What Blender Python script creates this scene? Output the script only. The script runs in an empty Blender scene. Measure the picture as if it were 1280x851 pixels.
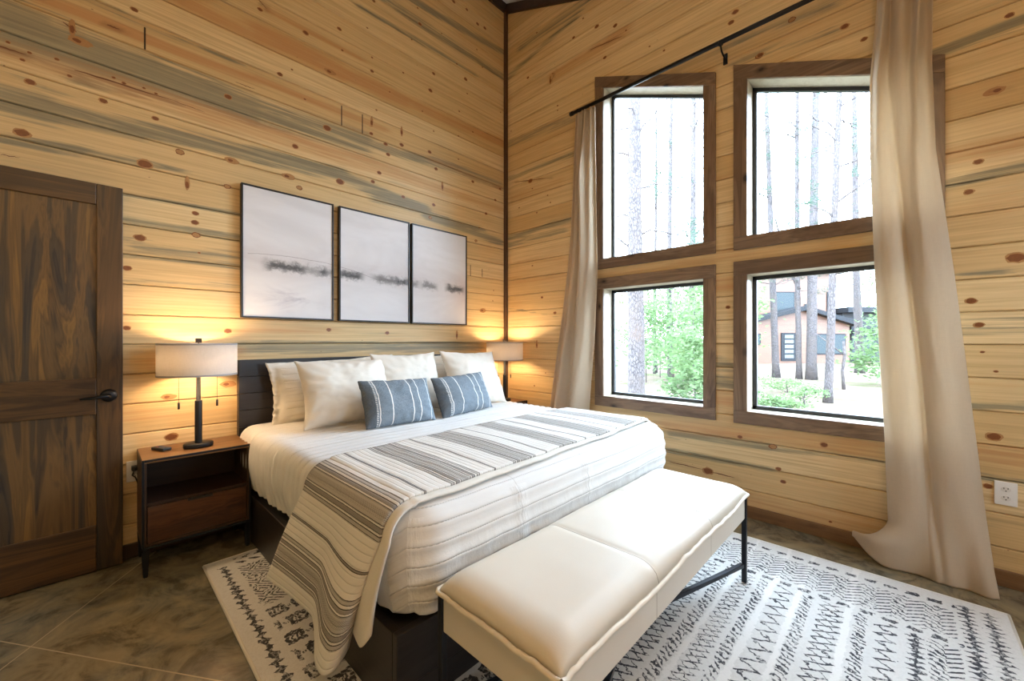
import bpy, bmesh, math, random
import numpy as np
from mathutils import Vector, Matrix, noise as mnoise

random.seed(7)
rng = np.random.default_rng(11)
S = bpy.context.scene
COL = S.collection
PI = math.pi
KNOTS_LEFT = [(-3.349, 2.498, 0),(-3.375, 2.236, 2),(-3.18, 2.788, 5),(-3.208, 2.848, 3),(-3.094, 2.513, 0),(-2.882, 2.502, 0),(-2.771, 2.345, 1),(-2.927, 2.224, 2),(-2.971, 3.08, 0),(-2.531, 2.78, 0),(-2.509, 2.376, 5),(-1.818, 3.612, 0),(-1.592, 3.745, 4),(-2.062, 3.448, 0),(-1.794, 3.459, 4),(-2.351, 3.446, 0),(-1.551, 3.526, 4),(-1.551, 3.415, 0),(-1.264, 3.539, 4),(-0.947, 3.682, 0),(-0.566, 3.808, 0),(-0.983, 3.511, 0),(-0.546, 3.674, 4),(-0.647, 3.457, 4),(-2.23, 3.067, 0),(-2.153, 3.137, 4),(-1.885, 3.248, 5),(-1.393, 3.315, 4),(-1.069, 3.285, 4),(-1.513, 3.113, 4),(-1.554, 3.002, 3),(-1.558, 2.902, 0),(-1.28, 3.026, 3),(-1.28, 2.908, 0),(-0.947, 3.15, 4),(-0.657, 3.211, 4),(-0.473, 3.319, 4),(-1.909, 2.815, 2),(-1.408, 2.782, 0),(-1.43, 2.862, 0),(-0.991, 2.943, 0),(-0.921, 2.81, 0),(-0.657, 2.985, 4),(-1.488, 2.604, 0),(-2.132, 2.599, 0),(-1.812, 2.439, 2),(-1.544, 2.515, 0),(-2.176, 2.372, 5),(-2.067, 2.964, 4),(-1.18, 3.872, 4),(-0.677, 3.905, 4),(-0.419, 4.178, 4),(-0.343, 4.036, 4),(-0.857, 4.102, 4),(-1.094, 4.058, 0),(-1.119, 4.187, 4),(-1.537, 3.998, 0),(-0.409, 4.445, 0),(-0.31, 4.459, 0),(-0.551, 4.508, 0),(-0.716, 4.488, 0),(-0.082, 3.676, 4),(-2.737, 2.167, 3),(-2.698, 1.994, 0),(-2.7, 1.938, 0),(-2.694, 1.862, 1),(-2.947, 1.799, 2),(-2.679, 1.755, 4),(-3.0, 1.62, 0),(-2.531, 1.276, 0),(-3.002, 1.285, 0),(-1.897, 1.297, 0),(-2.105, 2.312, 1),(-2.535, 2.203, 1),(-0.473, 2.818, 0),(-0.089, 2.849, 0),(-1.264, 2.462, 0),(-0.947, 2.469, 0),(-0.293, 2.536, 0),(-0.983, 2.343, 1),(-0.387, 2.371, 4),(-0.43, 2.228, 1),(-1.416, 1.279, 0),(-0.677, 1.274, 3),(-0.848, 2.67, 3),(-0.16, 2.711, 0),(-0.337, 1.526, 5),(-0.196, 1.635, 4),(-0.184, 1.746, 4),(-2.811, 0.645, 2),(-2.531, 0.936, 5),(-2.822, 0.883, 5),(-3.418, 2.658, 4),(-3.351, 2.642, 4),(-3.261, 2.655, 4),(-3.054, 2.658, 4),(-3.013, 2.646, 4),(-2.931, 2.656, 4),(-2.879, 2.647, 4),(-3.373, 2.595, 4),(-3.217, 2.59, 4)]
KNOTS_RIGHT = [(-1.149, 4.029, 0),(-1.004, 4.181, 4),(-0.897, 4.06, 0),(-1.333, 3.937, 0),(-1.231, 3.71, 0),(-1.435, 3.841, 4),(-0.324, 3.943, 0),(-0.62, 3.786, 3),(-0.65, 3.835, 4),(-1.763, 3.508, 4),(-1.644, 3.6, 4),(-2.247, 3.465, 0),(-2.273, 3.524, 0),(-0.709, 3.497, 4),(-0.709, 3.45, 4),(-0.358, 2.863, 2),(-0.444, 2.514, 4),(-2.425, 3.146, 0),(-0.082, 3.474, 4),(-0.444, 4.345, 4),(-2.605, 3.288, 1),(-2.869, 3.101, 0),(-2.956, 2.979, 0),(-2.42, 3.143, 1),(-3.497, 2.817, 0),(-3.396, 2.127, 0),(-3.364, 1.981, 0),(-3.517, 1.621, 2),(-3.449, 2.464, 5),(-3.372, 1.419, 0),(-3.399, 1.295, 0),(-3.41, 1.157, 4),(-3.454, 1.061, 4),(-3.448, 0.734, 2),(-2.226, 1.452, 0),(-2.303, 0.543, 0),(-2.77, 0.571, 0),(-2.499, 0.511, 1),(-2.531, 0.37, 0),(-2.557, 0.292, 0),(-2.092, 0.258, 2),(-2.801, 0.106, 4),(-3.388, 0.641, 4),(-3.428, 0.481, 0),(-0.385, 2.776, 4),(-0.2, 2.622, 4),(-0.585, 2.657, 4),(-0.62, 2.578, 4),(-0.444, 2.517, 4),(-0.385, 1.984, 4),(-0.513, 1.649, 0),(-0.677, 1.485, 0),(-0.444, 1.179, 3),(-0.559, 0.892, 4),(-0.412, 0.753, 4)]
STREAKS_LEFT = [(-3.58, 2.747, -3.29, 2.737, 0.13, 'g', 1.0),(-3.29, 2.729, -2.86, 2.748, 0.12, 'g', 1.0),(-2.86, 2.748, -2.38, 2.746, 0.1, 'g', 1.0),(-2.38, 2.756, -1.58, 2.808, 0.09, 'g', 0.8),(-1.69, 2.796, -0.96, 2.856, 0.05, 'g', 0.7),(-0.96, 2.878, -0.08, 2.887, 0.05, 'g', 0.8),(-3.58, 2.383, -3.29, 2.385, 0.08, 'g', 1.0),(-3.29, 2.385, -2.95, 2.408, 0.06, 'g', 0.9),(-2.95, 2.422, -2.38, 2.456, 0.045, 'g', 0.9),(-2.38, 2.456, -1.79, 2.5, 0.06, 'g', 0.9),(-1.79, 2.475, -1.03, 2.405, 0.05, 'g', 0.9),(-1.03, 2.354, -0.09, 2.28, 0.04, 'g', 1.0),(-1.52, 2.371, -0.38, 2.369, 0.03, 'g', 0.6),(-3.58, 2.164, -3.18, 2.207, 0.03, 'g', 0.8),(-3.18, 2.207, -2.75, 2.23, 0.02, 'g', 0.6),(-3.0, 2.021, -2.46, 2.041, 0.016, 'g', 0.9),(-2.99, 1.885, -2.47, 1.882, 0.022, 'g', 1.0),(-2.96, 1.737, -2.47, 1.757, 0.03, 'g', 0.7),(-3.01, 1.774, -2.75, 1.748, 0.02, 'g', 0.6),(-3.0, 1.695, -2.47, 1.699, 0.012, 'g', 0.7),(-3.0, 1.544, -2.48, 1.578, 0.02, 'g', 0.4),(-2.47, 1.171, -0.38, 1.162, 0.05, 'g', 0.8),(-2.33, 1.191, -1.45, 1.159, 0.02, 'g', 1.0),(-1.65, 3.883, -0.45, 3.918, 0.02, 'g', 0.9),(-1.45, 4.061, -0.05, 4.082, 0.045, 'g', 0.7),(-1.18, 4.224, -0.05, 4.342, 0.035, 'g', 0.9),(-3.09, 2.801, -2.79, 2.825, 0.03, 'g', 0.4),(-3.03, 3.01, -2.95, 3.003, 0.04, 'g', 0.6),(-2.91, 2.999, -2.77, 3.006, 0.03, 'g', 0.6),(-2.63, 3.014, -2.51, 3.011, 0.03, 'g', 0.6),(-3.18, 3.007, -3.03, 3.01, 0.03, 'g', 0.5),(-3.34, 2.908, -3.21, 2.886, 0.03, 'g', 0.5),(-3.18, 2.586, -2.79, 2.634, 0.03, 'g', 0.7),(-3.39, 2.507, -3.25, 2.48, 0.02, 'g', 0.7),(-3.32, 2.932, -2.95, 2.944, 0.035, 'o', 0.9),(-2.95, 2.935, -2.38, 2.96, 0.03, 'o', 0.9),(-2.38, 2.971, -1.43, 2.983, 0.025, 'o', 0.8),(-2.38, 3.271, -1.79, 3.292, 0.08, 'o', 0.8),(-1.79, 3.292, -1.23, 3.298, 0.06, 'o', 0.8),(-1.23, 3.298, -0.05, 3.362, 0.06, 'o', 0.7),(-2.31, 3.474, -1.65, 3.468, 0.02, 'o', 0.7),(-3.58, 2.602, -3.03, 2.634, 0.06, 'o', 0.5),(-3.03, 2.621, -2.38, 2.628, 0.07, 'o', 0.6),(-2.38, 2.617, -1.51, 2.65, 0.06, 'o', 0.6),(-1.51, 2.65, -0.08, 2.628, 0.05, 'o', 0.6),(-2.83, 3.246, -2.38, 3.255, 0.05, 'o', 0.7),(-0.96, 2.878, -0.08, 2.861, 0.03, 'o', 0.5),(-2.71, 3.29, -2.38, 3.657, 0.05, 'o', 0.5),(-3.0, 1.383, -2.47, 1.391, 0.03, 'o', 0.5),(-2.75, 1.271, -1.84, 1.298, 0.02, 'o', 0.6),(-2.91, 1.103, -2.47, 1.14, 0.05, 'o', 0.5),(-3.0, 0.949, -2.47, 1.035, 0.04, 'o', 0.3),(-3.0, 0.793, -2.51, 0.805, 0.04, 'o', 0.3),(-3.49, 2.624, -3.36, 2.627, 0.008, 'd', 1.0),(-3.2, 2.63, -2.8, 2.639, 0.007, 'd', 1.0),(-2.8, 2.639, -2.65, 2.632, 0.003, 'd', 1.0),(-3.44, 2.108, -3.38, 2.112, 0.004, 'd', 1.0),(-3.08, 2.935, -3.03, 2.935, 0.008, 'd', 1.0),(-3.01, 1.596, -2.86, 1.596, 0.002, 'd', 0.5),(-3.24, 2.857, -3.19, 2.832, 0.01, 'd', 0.6),(-2.38, 3.523, -2.31, 3.474, 0.015, 'd', 0.9),(-2.49, 2.892, -2.38, 2.896, 0.004, 'd', 0.8)]
STREAKS_RIGHT = [(-0.05, 4.086, -0.93, 4.248, 0.04, 'g', 0.6),(-0.05, 3.348, -0.89, 3.304, 0.05, 'g', 0.6),(-0.05, 2.966, -0.89, 2.973, 0.03, 'g', 0.6),(-0.05, 2.323, -0.85, 2.364, 0.025, 'g', 1.0),(-0.05, 2.245, -0.79, 2.278, 0.03, 'g', 0.8),(-0.09, 3.849, -0.74, 3.926, 0.03, 'g', 0.4),(-0.21, 4.307, -1.26, 4.34, 0.05, 'g', 0.6),(-3.19, 2.746, -3.59, 2.774, 0.035, 'g', 1.0),(-3.22, 2.027, -3.59, 2.064, 0.03, 'g', 0.8),(-3.31, 1.55, -3.47, 1.564, 0.012, 'g', 0.8),(-3.31, 1.272, -3.59, 1.282, 0.05, 'g', 0.5),(-3.33, 0.88, -3.59, 0.897, 0.02, 'g', 0.9),(-3.35, 0.521, -3.59, 0.531, 0.012, 'g', 0.9),(-1.81, 0.486, -2.48, 0.502, 0.035, 'g', 0.9),(-2.48, 0.502, -3.0, 0.529, 0.02, 'g', 0.7),(-1.81, 0.354, -2.46, 0.348, 0.02, 'g', 0.9),(-2.17, 3.321, -2.81, 3.261, 0.03, 'g', 0.7),(-2.26, 3.172, -2.81, 3.114, 0.035, 'g', 0.5),(-2.15, 1.045, -2.25, 1.02, 0.06, 'g', 0.6),(-2.15, 0.929, -2.26, 0.908, 0.05, 'g', 0.7),(-1.89, 3.341, -2.33, 3.327, 0.03, 'g', 0.5),(-0.09, 1.22, -0.74, 1.219, 0.02, 'g', 0.3),(-0.05, 1.567, -0.74, 1.436, 0.01, 'g', 0.6),(-1.76, 0.542, -3.02, 0.584, 0.05, 'o', 0.5),(-2.15, 1.613, -2.26, 1.614, 0.05, 'o', 0.7),(-2.15, 0.801, -2.26, 0.795, 0.05, 'o', 0.6),(-3.29, 2.191, -3.59, 2.182, 0.05, 'o', 0.7),(-3.36, 0.66, -3.59, 0.645, 0.06, 'o', 0.5),(-3.31, 1.878, -3.59, 1.893, 0.07, 'o', 0.35),(-0.64, 3.8, -1.43, 3.843, 0.06, 'o', 0.7),(-0.09, 1.866, -0.93, 1.817, 0.05, 'o', 0.4),(-0.09, 2.728, -0.74, 2.743, 0.07, 'o', 0.4),(-0.05, 2.045, -0.74, 2.031, 0.05, 'o', 0.3),(-2.33, 0.109, -2.99, 0.128, 0.06, 'o', 0.4),(-1.18, 1.789, -2.12, 1.843, 0.05, 'o', 0.4),(-2.17, 1.835, -3.01, 1.841, 0.06, 'o', 0.4),(-1.81, 0.266, -2.06, 0.261, 0.006, 'd', 1.0),(-2.12, 0.256, -2.27, 0.25, 0.006, 'd', 1.0),(-1.08, 3.855, -1.4, 3.811, 0.012, 'd', 0.7),(-0.62, 3.754, -0.68, 3.837, 0.01, 'd', 0.7),(-3.43, 2.468, -3.47, 2.46, 0.006, 'd', 0.9),(-0.09, 2.918, -0.64, 2.817, 0.006, 'd', 0.6)]
JOINTS_LEFT = [(-2.927, 2.877, 3.005), (-1.8, 2.875, 3.029), (-1.633, 2.875, 3.029), (-0.504, 1.862, 1.974), (-0.347, 1.872, 1.954)]

LAMP_STRENGTH = 150.0
SKY_C = (0.66, 0.83, 1.0, 1); SKY_L = 16.0; EXPOSURE = 0.72
FILL_LIGHTS = [((-3.3, -3.9, 3.0), 22.0)]  # added warm fill behind the camera, has no fixture
GROUND_A, GROUND_B, GROUND_G = (0.165, 0.125, 0.10), (0.10, 0.08, 0.06), (0.065, 0.085, 0.035)
BARK_A, BARK_B, BARK_C = (0.052, 0.045, 0.046), (0.115, 0.10, 0.10), (0.095, 0.076, 0.068)
LEAF_C = ((0.075, 0.135, 0.055), (0.15, 0.215, 0.09)); NEEDLE_C = ((0.035, 0.06, 0.045), (0.06, 0.09, 0.065))


# ------------------------------------------------------------------ node helpers
class X:
    """a float socket with arithmetic"""
    def __init__(s, nt, sock): s.nt = nt; s.s = sock
    def _m(s, op, *a, clamp=False):
        n = s.nt.nodes.new('ShaderNodeMath'); n.operation = op; n.use_clamp = clamp
        for i, v in enumerate((s,) + a):
            if isinstance(v, X): s.nt.links.new(v.s, n.inputs[i])
            else: n.inputs[i].default_value = v
        return X(s.nt, n.outputs[0])
    def __add__(s, o): return s._m('ADD', o)
    __radd__ = __add__
    def __sub__(s, o): return s._m('SUBTRACT', o)
    def __rsub__(s, o): return (s * -1.0) + o
    def __mul__(s, o): return s._m('MULTIPLY', o)
    __rmul__ = __mul__
    def __truediv__(s, o): return s._m('DIVIDE', o)
    def abs(s): return s._m('ABSOLUTE')
    def fract(s): return s._m('FRACT')
    def floor(s): return s._m('FLOOR')
    def sin(s): return s._m('SINE')
    def pow(s, o): return s._m('POWER', o)
    def gt(s, o): return s._m('GREATER_THAN', o)
    def lt(s, o): return s._m('LESS_THAN', o)
    def min(s, o): return s._m('MINIMUM', o)
    def max(s, o): return s._m('MAXIMUM', o)
    def clamp(s): return s._m('ADD', 0.0, clamp=True)
    def tri(s): return ((s.fract() - 0.5).abs()) * 2.0
    def smooth(s, a, b):
        n = s.nt.nodes.new('ShaderNodeMapRange'); n.interpolation_type = 'SMOOTHSTEP'
        s.nt.links.new(s.s, n.inputs[0]); n.inputs[1].default_value = a; n.inputs[2].default_value = b
        return X(s.nt, n.outputs[0])
    def band(s, a, b): return s.gt(a) * s.lt(b)

class M:
    def __init__(s, name):
        s.m = bpy.data.materials.new(name); s.m.use_nodes = True
        s.nt = s.m.node_tree; s.b = s.nt.nodes['Principled BSDF']; s.out = s.nt.nodes['Material Output']
    def new(s, t): return s.nt.nodes.new(t)
    def link(s, a, b): s.nt.links.new(a.s if isinstance(a, X) else a, b)
    def coord(s, kind='Object'):
        n = s.new('ShaderNodeTexCoord'); sp = s.new('ShaderNodeSeparateXYZ')
        s.link(n.outputs[kind], sp.inputs[0])
        return [X(s.nt, sp.outputs[i]) for i in range(3)]
    def geo(s):
        n = s.new('ShaderNodeNewGeometry'); sp = s.new('ShaderNodeSeparateXYZ')
        s.link(n.outputs['Position'], sp.inputs[0])
        return [X(s.nt, sp.outputs[i]) for i in range(3)]
    def attr(s, name):
        n = s.new('ShaderNodeAttribute'); n.attribute_name = name
        sp = s.new('ShaderNodeSeparateColor'); s.link(n.outputs['Color'], sp.inputs[0])
        return [X(s.nt, sp.outputs[i]) for i in range(3)] + [X(s.nt, n.outputs['Alpha'])]
    def rand(s):
        n = s.new('ShaderNodeObjectInfo'); return X(s.nt, n.outputs['Random'])
    def vec(s, x, y, z=0.0):
        n = s.new('ShaderNodeCombineXYZ')
        for i, v in enumerate((x, y, z)):
            if isinstance(v, X): s.link(v, n.inputs[i])
            else: n.inputs[i].default_value = v
        return n.outputs[0]
    def noise(s, v, scale=1.0, detail=3.0, rough=0.5, dist=0.0):
        n = s.new('ShaderNodeTexNoise'); s.link(v, n.inputs['Vector'])
        n.inputs['Scale'].default_value = scale; n.inputs['Detail'].default_value = detail
        n.inputs['Roughness'].default_value = rough; n.inputs['Distortion'].default_value = dist
        return X(s.nt, n.outputs['Fac'])
    def voro(s, v, scale=1.0, feature='F1', rand=1.0, out='Distance'):
        n = s.new('ShaderNodeTexVoronoi'); n.feature = feature; s.link(v, n.inputs['Vector'])
        n.inputs['Scale'].default_value = scale; n.inputs['Randomness'].default_value = rand
        return X(s.nt, n.outputs[out])
    def mix(s, f, a, b, mode='MIX'):
        n = s.new('ShaderNodeMix'); n.data_type = 'RGBA'; n.blend_type = mode; n.clamp_factor = True
        for sock, v in ((n.inputs[0], f), (n.inputs[6], a), (n.inputs[7], b)):
            if isinstance(v, X): s.link(v, sock)
            elif isinstance(v, (int, float)): sock.default_value = v
            elif isinstance(v, tuple): sock.default_value = v + (1.0,) if len(v) == 3 else v
            else: s.link(v, sock)
        return n.outputs[2]
    def color(s, c):
        if isinstance(c, tuple): s.b.inputs['Base Color'].default_value = c + (1.0,)
        else: s.link(c, s.b.inputs['Base Color'])
    def set(s, rough=None, spec=None, metal=None, coat=None, sheen=None):
        for k, v in (('Roughness', rough), ('Specular IOR Level', spec), ('Metallic', metal), ('Coat Weight', coat), ('Sheen Weight', sheen)):
            if v is None: continue
            if isinstance(v, X): s.link(v, s.b.inputs[k])
            else: s.b.inputs[k].default_value = v
        return s
    def bump(s, h, strength=0.5, dist=0.01):
        n = s.new('ShaderNodeBump'); n.inputs['Strength'].default_value = strength; n.inputs['Distance'].default_value = dist
        s.link(h, n.inputs['Height']); s.link(n.outputs[0], s.b.inputs['Normal'])

def plain(name, c, rough=0.5, metal=0.0, spec=0.5, var=0.0, bump=0.0, scale=60.0):
    m = M(name); m.set(rough=rough, metal=metal, spec=spec)
    x, y, z = m.coord()
    n = m.noise(m.vec(x, y, z), scale, 3)
    m.color(m.mix(n, tuple(v * (1 - var) for v in c), tuple(min(1, v * (1 + var)) for v in c)))
    if bump: m.bump(n, bump, 0.003)
    return m.m

def wood(name, ca, cb, cc, axis=0, along=1.2, across=38.0, rough=0.45, streak=0.5, spec=0.4, dark=None, knots=0.0):
    """figured wood; axis = grain direction in object space"""
    m = M(name); m.set(rough=rough, spec=spec)
    c = m.coord(); r = m.rand()
    sc = [across] * 3; sc[axis] = along
    v = m.vec(c[0] * sc[0] + r * 37.0, c[1] * sc[1] + r * 11.0, c[2] * sc[2] + r * 23.0)
    sc2 = [9.0] * 3; sc2[axis] = 0.9
    v2 = m.vec(c[0] * sc2[0] + r * 17.0, c[1] * sc2[1], c[2] * sc2[2] + r * 5.0)
    g = m.noise(v, 1.0, 4, 0.6, 0.4); w = m.noise(v2, 1.0, 4, 0.55, 1.2)
    rings = ((w * 9.0).fract() - 0.5).abs() * 2.0
    col = m.mix(w.smooth(0.35, 0.68), ca, cb)
    col = m.mix((rings * g * streak).clamp(), col, cc)
    col = m.mix((g.smooth(0.5, 0.85)) * 0.6, col, dark or cc)
    if knots:
        ks = [7.0] * 3; ks[axis] = 4.2
        k = m.voro(m.vec(c[0] * ks[0] + r * 9.0, c[1] * ks[1] + r * 4.0, c[2] * ks[2] + r * 6.0), 1.0); kk = k + (g - 0.5) * 0.10
        col = m.mix(kk.smooth(0.22, 0.05) * knots, col, cc); col = m.mix(kk.lt(0.075) * knots, col, tuple(q * 0.4 for q in cc))
    m.color(col); m.bump(g, 0.25, 0.002)
    return m.m

def fabric(name, c, rough=0.9, weave=700.0, trans=0.0, var=0.08, tint=None, bumpstr=0.25):
    m = M(name); m.set(rough=rough, spec=0.15, sheen=0.15)
    x, y, z = m.coord()
    n = m.noise(m.vec(x, y, z), 9.0, 4); f = m.noise(m.vec(x, y, z), weave, 2)
    h = m.noise(m.vec(x * 30.0, y * 30.0, z * 420.0), 1.0, 2); h2 = m.noise(m.vec(x * 420.0, y * 420.0, z * 30.0), 1.0, 2)
    a = tuple(v * (1 - var) for v in c); b = tuple(min(1, v * (1 + var)) for v in c)
    col = m.mix((h + h2) * 0.5, a, b)
    if tint: col = m.mix(n.smooth(0.4, 0.7) * 0.5, col, tint)
    m.color(col); m.bump(f + h * 0.6, bumpstr, 0.0015)
    if trans > 0:
        t = m.new('ShaderNodeBsdfTranslucent'); m.link(col, t.inputs[0])
        mx = m.new('ShaderNodeMixShader'); mx.inputs[0].default_value = trans
        m.link(m.b.outputs[0], mx.inputs[1]); m.link(t.outputs[0], mx.inputs[2]); m.link(mx.outputs[0], m.out.inputs[0])
    return m.m

# ------------------------------------------------------------------ object helpers
def tag(o, label=None, cat=None, group=None, kind=None):
    if label: o['label'] = label
    if cat: o['category'] = cat
    if group: o['group'] = group
    if kind: o['kind'] = kind
    return o
def empty(name, loc=(0, 0, 0), rz=0.0):
    o = bpy.data.objects.new(name, None); o.empty_display_size = 0.1; COL.objects.link(o)
    o.location = loc; o.rotation_euler = (0, 0, rz); return o
def obj(name, src, mats, parent=None, smooth=False, loc=None):
    if isinstance(src, bmesh.types.BMesh):
        me = bpy.data.meshes.new(name); bmesh.ops.recalc_face_normals(src, faces=src.faces); src.to_mesh(me); src.free()
    else: me = src
    me.name = name
    for m in (mats if isinstance(mats, (list, tuple)) else [mats]): me.materials.append(m)
    if smooth: me.polygons.foreach_set('use_smooth', [True] * len(me.polygons))
    o = bpy.data.objects.new(name, me); COL.objects.link(o)
    if parent: o.parent = parent
    if loc: o.location = loc
    return o
def structure(o): o['kind'] = 'structure'; return o
def copy_tree(o, parent=None):
    c = o.copy(); COL.objects.link(c)
    if parent: c.parent = parent
    for ch in list(o.children): copy_tree(ch, c)
    return c
def BM(): return bmesh.new()
def merge(bm, other, mi=0):
    me = bpy.data.meshes.new('tmp'); other.to_mesh(me); other.free()
    n = len(bm.faces); bm.from_mesh(me); bm.faces.ensure_lookup_table()
    for f in list(bm.faces)[n:]: f.material_index = mi
    bpy.data.meshes.remove(me); return bm
def box(bm, x0, x1, y0, y1, z0, z1, bev=0.003, mi=0, mat=None, seg=2):
    t = BM(); bmesh.ops.create_cube(t, size=1.0)
    for v in t.verts:
        v.co = Vector(((x0 + x1) / 2 + v.co.x * (x1 - x0), (y0 + y1) / 2 + v.co.y * (y1 - y0), (z0 + z1) / 2 + v.co.z * (z1 - z0)))
    if bev > 0: bmesh.ops.bevel(t, geom=list(t.edges), offset=bev, segments=seg, affect='EDGES', profile=0.5)
    if mat is not None: t.transform(mat)
    return merge(bm, t, mi)
def prism(bm, pts, h0, h1, axis='x', bev=0.003, mi=0):
    """polygon pts (2D) extruded along axis from h0 to h1"""
    t = BM()
    def P(a, b, h): return {'x': (h, a, b), 'y': (a, h, b), 'z': (a, b, h)}[axis]
    lo = [t.verts.new(P(a, b, h0)) for a, b in pts]; hi = [t.verts.new(P(a, b, h1)) for a, b in pts]
    t.faces.new(lo[::-1]); t.faces.new(hi)
    for i in range(len(pts)):
        j = (i + 1) % len(pts); t.faces.new((lo[i], lo[j], hi[j], hi[i]))
    bmesh.ops.recalc_face_normals(t, faces=t.faces)
    if bev > 0: bmesh.ops.bevel(t, geom=list(t.edges), offset=bev, segments=2, affect='EDGES', profile=0.5)
    return merge(bm, t, mi)
def lathe(bm, prof, cx=0, cy=0, seg=32, mi=0, sx=1.0, sy=1.0):
    t = BM(); rings = []
    for r, z in prof:
        if r < 1e-6: rings.append([t.verts.new((cx, cy, z))])
        else: rings.append([t.verts.new((cx + sx * r * math.cos(2 * PI * i / seg), cy + sy * r * math.sin(2 * PI * i / seg), z)) for i in range(seg)])
    for a, b in zip(rings, rings[1:]):
        for i in range(seg):
            j = (i + 1) % seg
            if len(a) == 1 and len(b) == 1: continue
            if len(a) == 1: t.faces.new((a[0], b[i], b[j]))
            elif len(b) == 1: t.faces.new((a[i], a[j], b[0]))
            else: t.faces.new((a[i], a[j], b[j], b[i]))
    return merge(bm, t, mi)
def tube(bm, pts, rad, seg=10, mi=0, jitter=0.0, caps=True):
    pts = [Vector(p) for p in pts]; n = len(pts)
    rad = rad if isinstance(rad, (list, tuple)) else [rad] * n
    t = BM(); rings = []; prev = None
    for i, p in enumerate(pts):
        d = (pts[min(i + 1, n - 1)] - pts[max(i - 1, 0)]).normalized()
        if prev is None: a = d.orthogonal().normalized()
        else: a = (prev - d * prev.dot(d)).normalized()
        prev = a; b = d.cross(a)
        ring = []
        for k in range(seg):
            an = 2 * PI * k / seg; r = rad[i] * (1 + (random.uniform(-jitter, jitter) if jitter else 0))
            ring.append(t.verts.new(p + a * (r * math.cos(an)) + b * (r * math.sin(an))))
        rings.append(ring)
    for A, B in zip(rings, rings[1:]):
        for k in range(seg): t.faces.new((A[k], A[(k + 1) % seg], B[(k + 1) % seg], B[k]))
    if caps: t.faces.new(rings[0][::-1]); t.faces.new(rings[-1])
    return merge(bm, t, mi)
def grid_mesh(P, closed_u=False, uv=None, name='grid'):
    """P: array (nu, nv, 3) -> mesh; uv: (nu,nv,2)"""
    nu, nv = P.shape[:2]
    idx = np.arange(nu * nv).reshape(nu, nv)
    a = idx if not closed_u else np.vstack([idx, idx[:1]])
    f = np.stack([a[:-1, :-1], a[1:, :-1], a[1:, 1:], a[:-1, 1:]], -1).reshape(-1, 4)
    me = bpy.data.meshes.new(name); me.from_pydata(P.reshape(-1, 3).tolist(), [], f.tolist())
    if uv is not None:
        l = me.uv_layers.new(name='UVMap'); U = uv.reshape(-1, 2)[f.reshape(-1)]
        l.data.foreach_set('uv', U.astype(np.float32).ravel())
    me.polygons.foreach_set('use_smooth', [True] * len(me.polygons)); me.update(); return me
def solidify(o, t, off=-1.0):
    m = o.modifiers.new('thickness', 'SOLIDIFY'); m.thickness = t; m.offset = off; return o
def fb(p, s=1.0, oct_=3):
    return mnoise.fractal(Vector(p) * s, 1.0, 2.0, oct_)
def sstep(a, b, x):
    t = np.clip((x - a) / (b - a), 0, 1); return t * t * (3 - 2 * t)

# ------------------------------------------------------------------ materials
def pine_material():
    m = M('pine planks'); m.set(rough=0.42, spec=0.35)
    uvn = m.new('ShaderNodeUVMap'); uvn.uv_map = 'UVMap'; sp = m.new('ShaderNodeSeparateXYZ'); m.link(uvn.outputs[0], sp.inputs[0])
    u, v = X(m.nt, sp.outputs[0]), X(m.nt, sp.outputs[1])
    g, o, b, d = m.attr('stain')
    fine = m.noise(m.vec(u * 2.2, v * 105.0, b * 31.0), 1.0, 4, 0.65)
    lowg = m.noise(m.vec(u * 0.7, v * 13.0, b * 57.0), 1.0, 4, 0.55, 0.7)
    rings = m.noise(m.vec(u * 1.1, v * 42.0, b * 19.0), 1.0, 3, 0.5, 0.9)
    col = m.mix(b, (0.83, 0.64, 0.355), (0.66, 0.455, 0.21))
    col = m.mix((fine.smooth(0.3, 0.75) * 0.34 + rings.smooth(0.40, 0.66) * 0.30).clamp(), col, (0.42, 0.265, 0.115))
    col = m.mix(lowg.smooth(0.55, 0.75) * 0.5, col, (0.56, 0.33, 0.145))
    s1 = m.noise(m.vec(u * 1.3, v * 38.0, 3.0 + b * 9.0), 1.0, 6, 0.68, 0.8)
    amb = m.noise(m.vec(u * 0.55, v * 9.0, 40.0 + b * 71.0), 1.0, 4, 0.6, 0.5).smooth(0.62, 0.74) * 0.40
    gray = ((g * 1.25 + (s1 - 0.5) * 3.0 * g.smooth(0.0, 0.25)).smooth(0.25, 1.1)).max(amb)
    col = m.mix(gray * 0.85, col, m.mix(s1.smooth(0.35, 0.7), (0.30, 0.26, 0.16), (0.16, 0.145, 0.10)))
    og = (o * 1.2 + (s1 - 0.5) * 2.0 * o.smooth(0.0, 0.2)).smooth(0.1, 1.1)
    col = m.mix(og * 0.75, col, (0.52, 0.255, 0.095))
    col = m.mix((d * 1.3).clamp(), col, (0.10, 0.035, 0.012))
    pin = m.voro(m.vec(u * 9.0, v * 22.0, 1.0), 1.0); pr = m.noise(m.vec(u * 2.0, v * 6.0, 8.0), 1.0, 1)
    col = m.mix(pin.lt(0.045) * pr.gt(0.56) * 0.8, col, (0.16, 0.06, 0.025))
    m.color(col); m.bump(fine + s1 * 0.5, 0.12, 0.002)
    return m.m
PINE = pine_material()
def knot_material(name, c, c2):
    m = M(name); m.set(rough=0.4); u, v, w = m.coord()
    n = m.noise(m.vec(u, v, w), 90.0, 3, 0.6, 1.0)
    m.color(m.mix(n, c, c2)); return m.m
KNOT_RING = knot_material('knot halo', (0.46, 0.245, 0.09), (0.34, 0.155, 0.05))
KNOT = knot_material('knot core', (0.27, 0.088, 0.022), (0.12, 0.036, 0.010))
CRACK = plain('resin crack in the pine', (0.16, 0.055, 0.018), 0.5)
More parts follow.
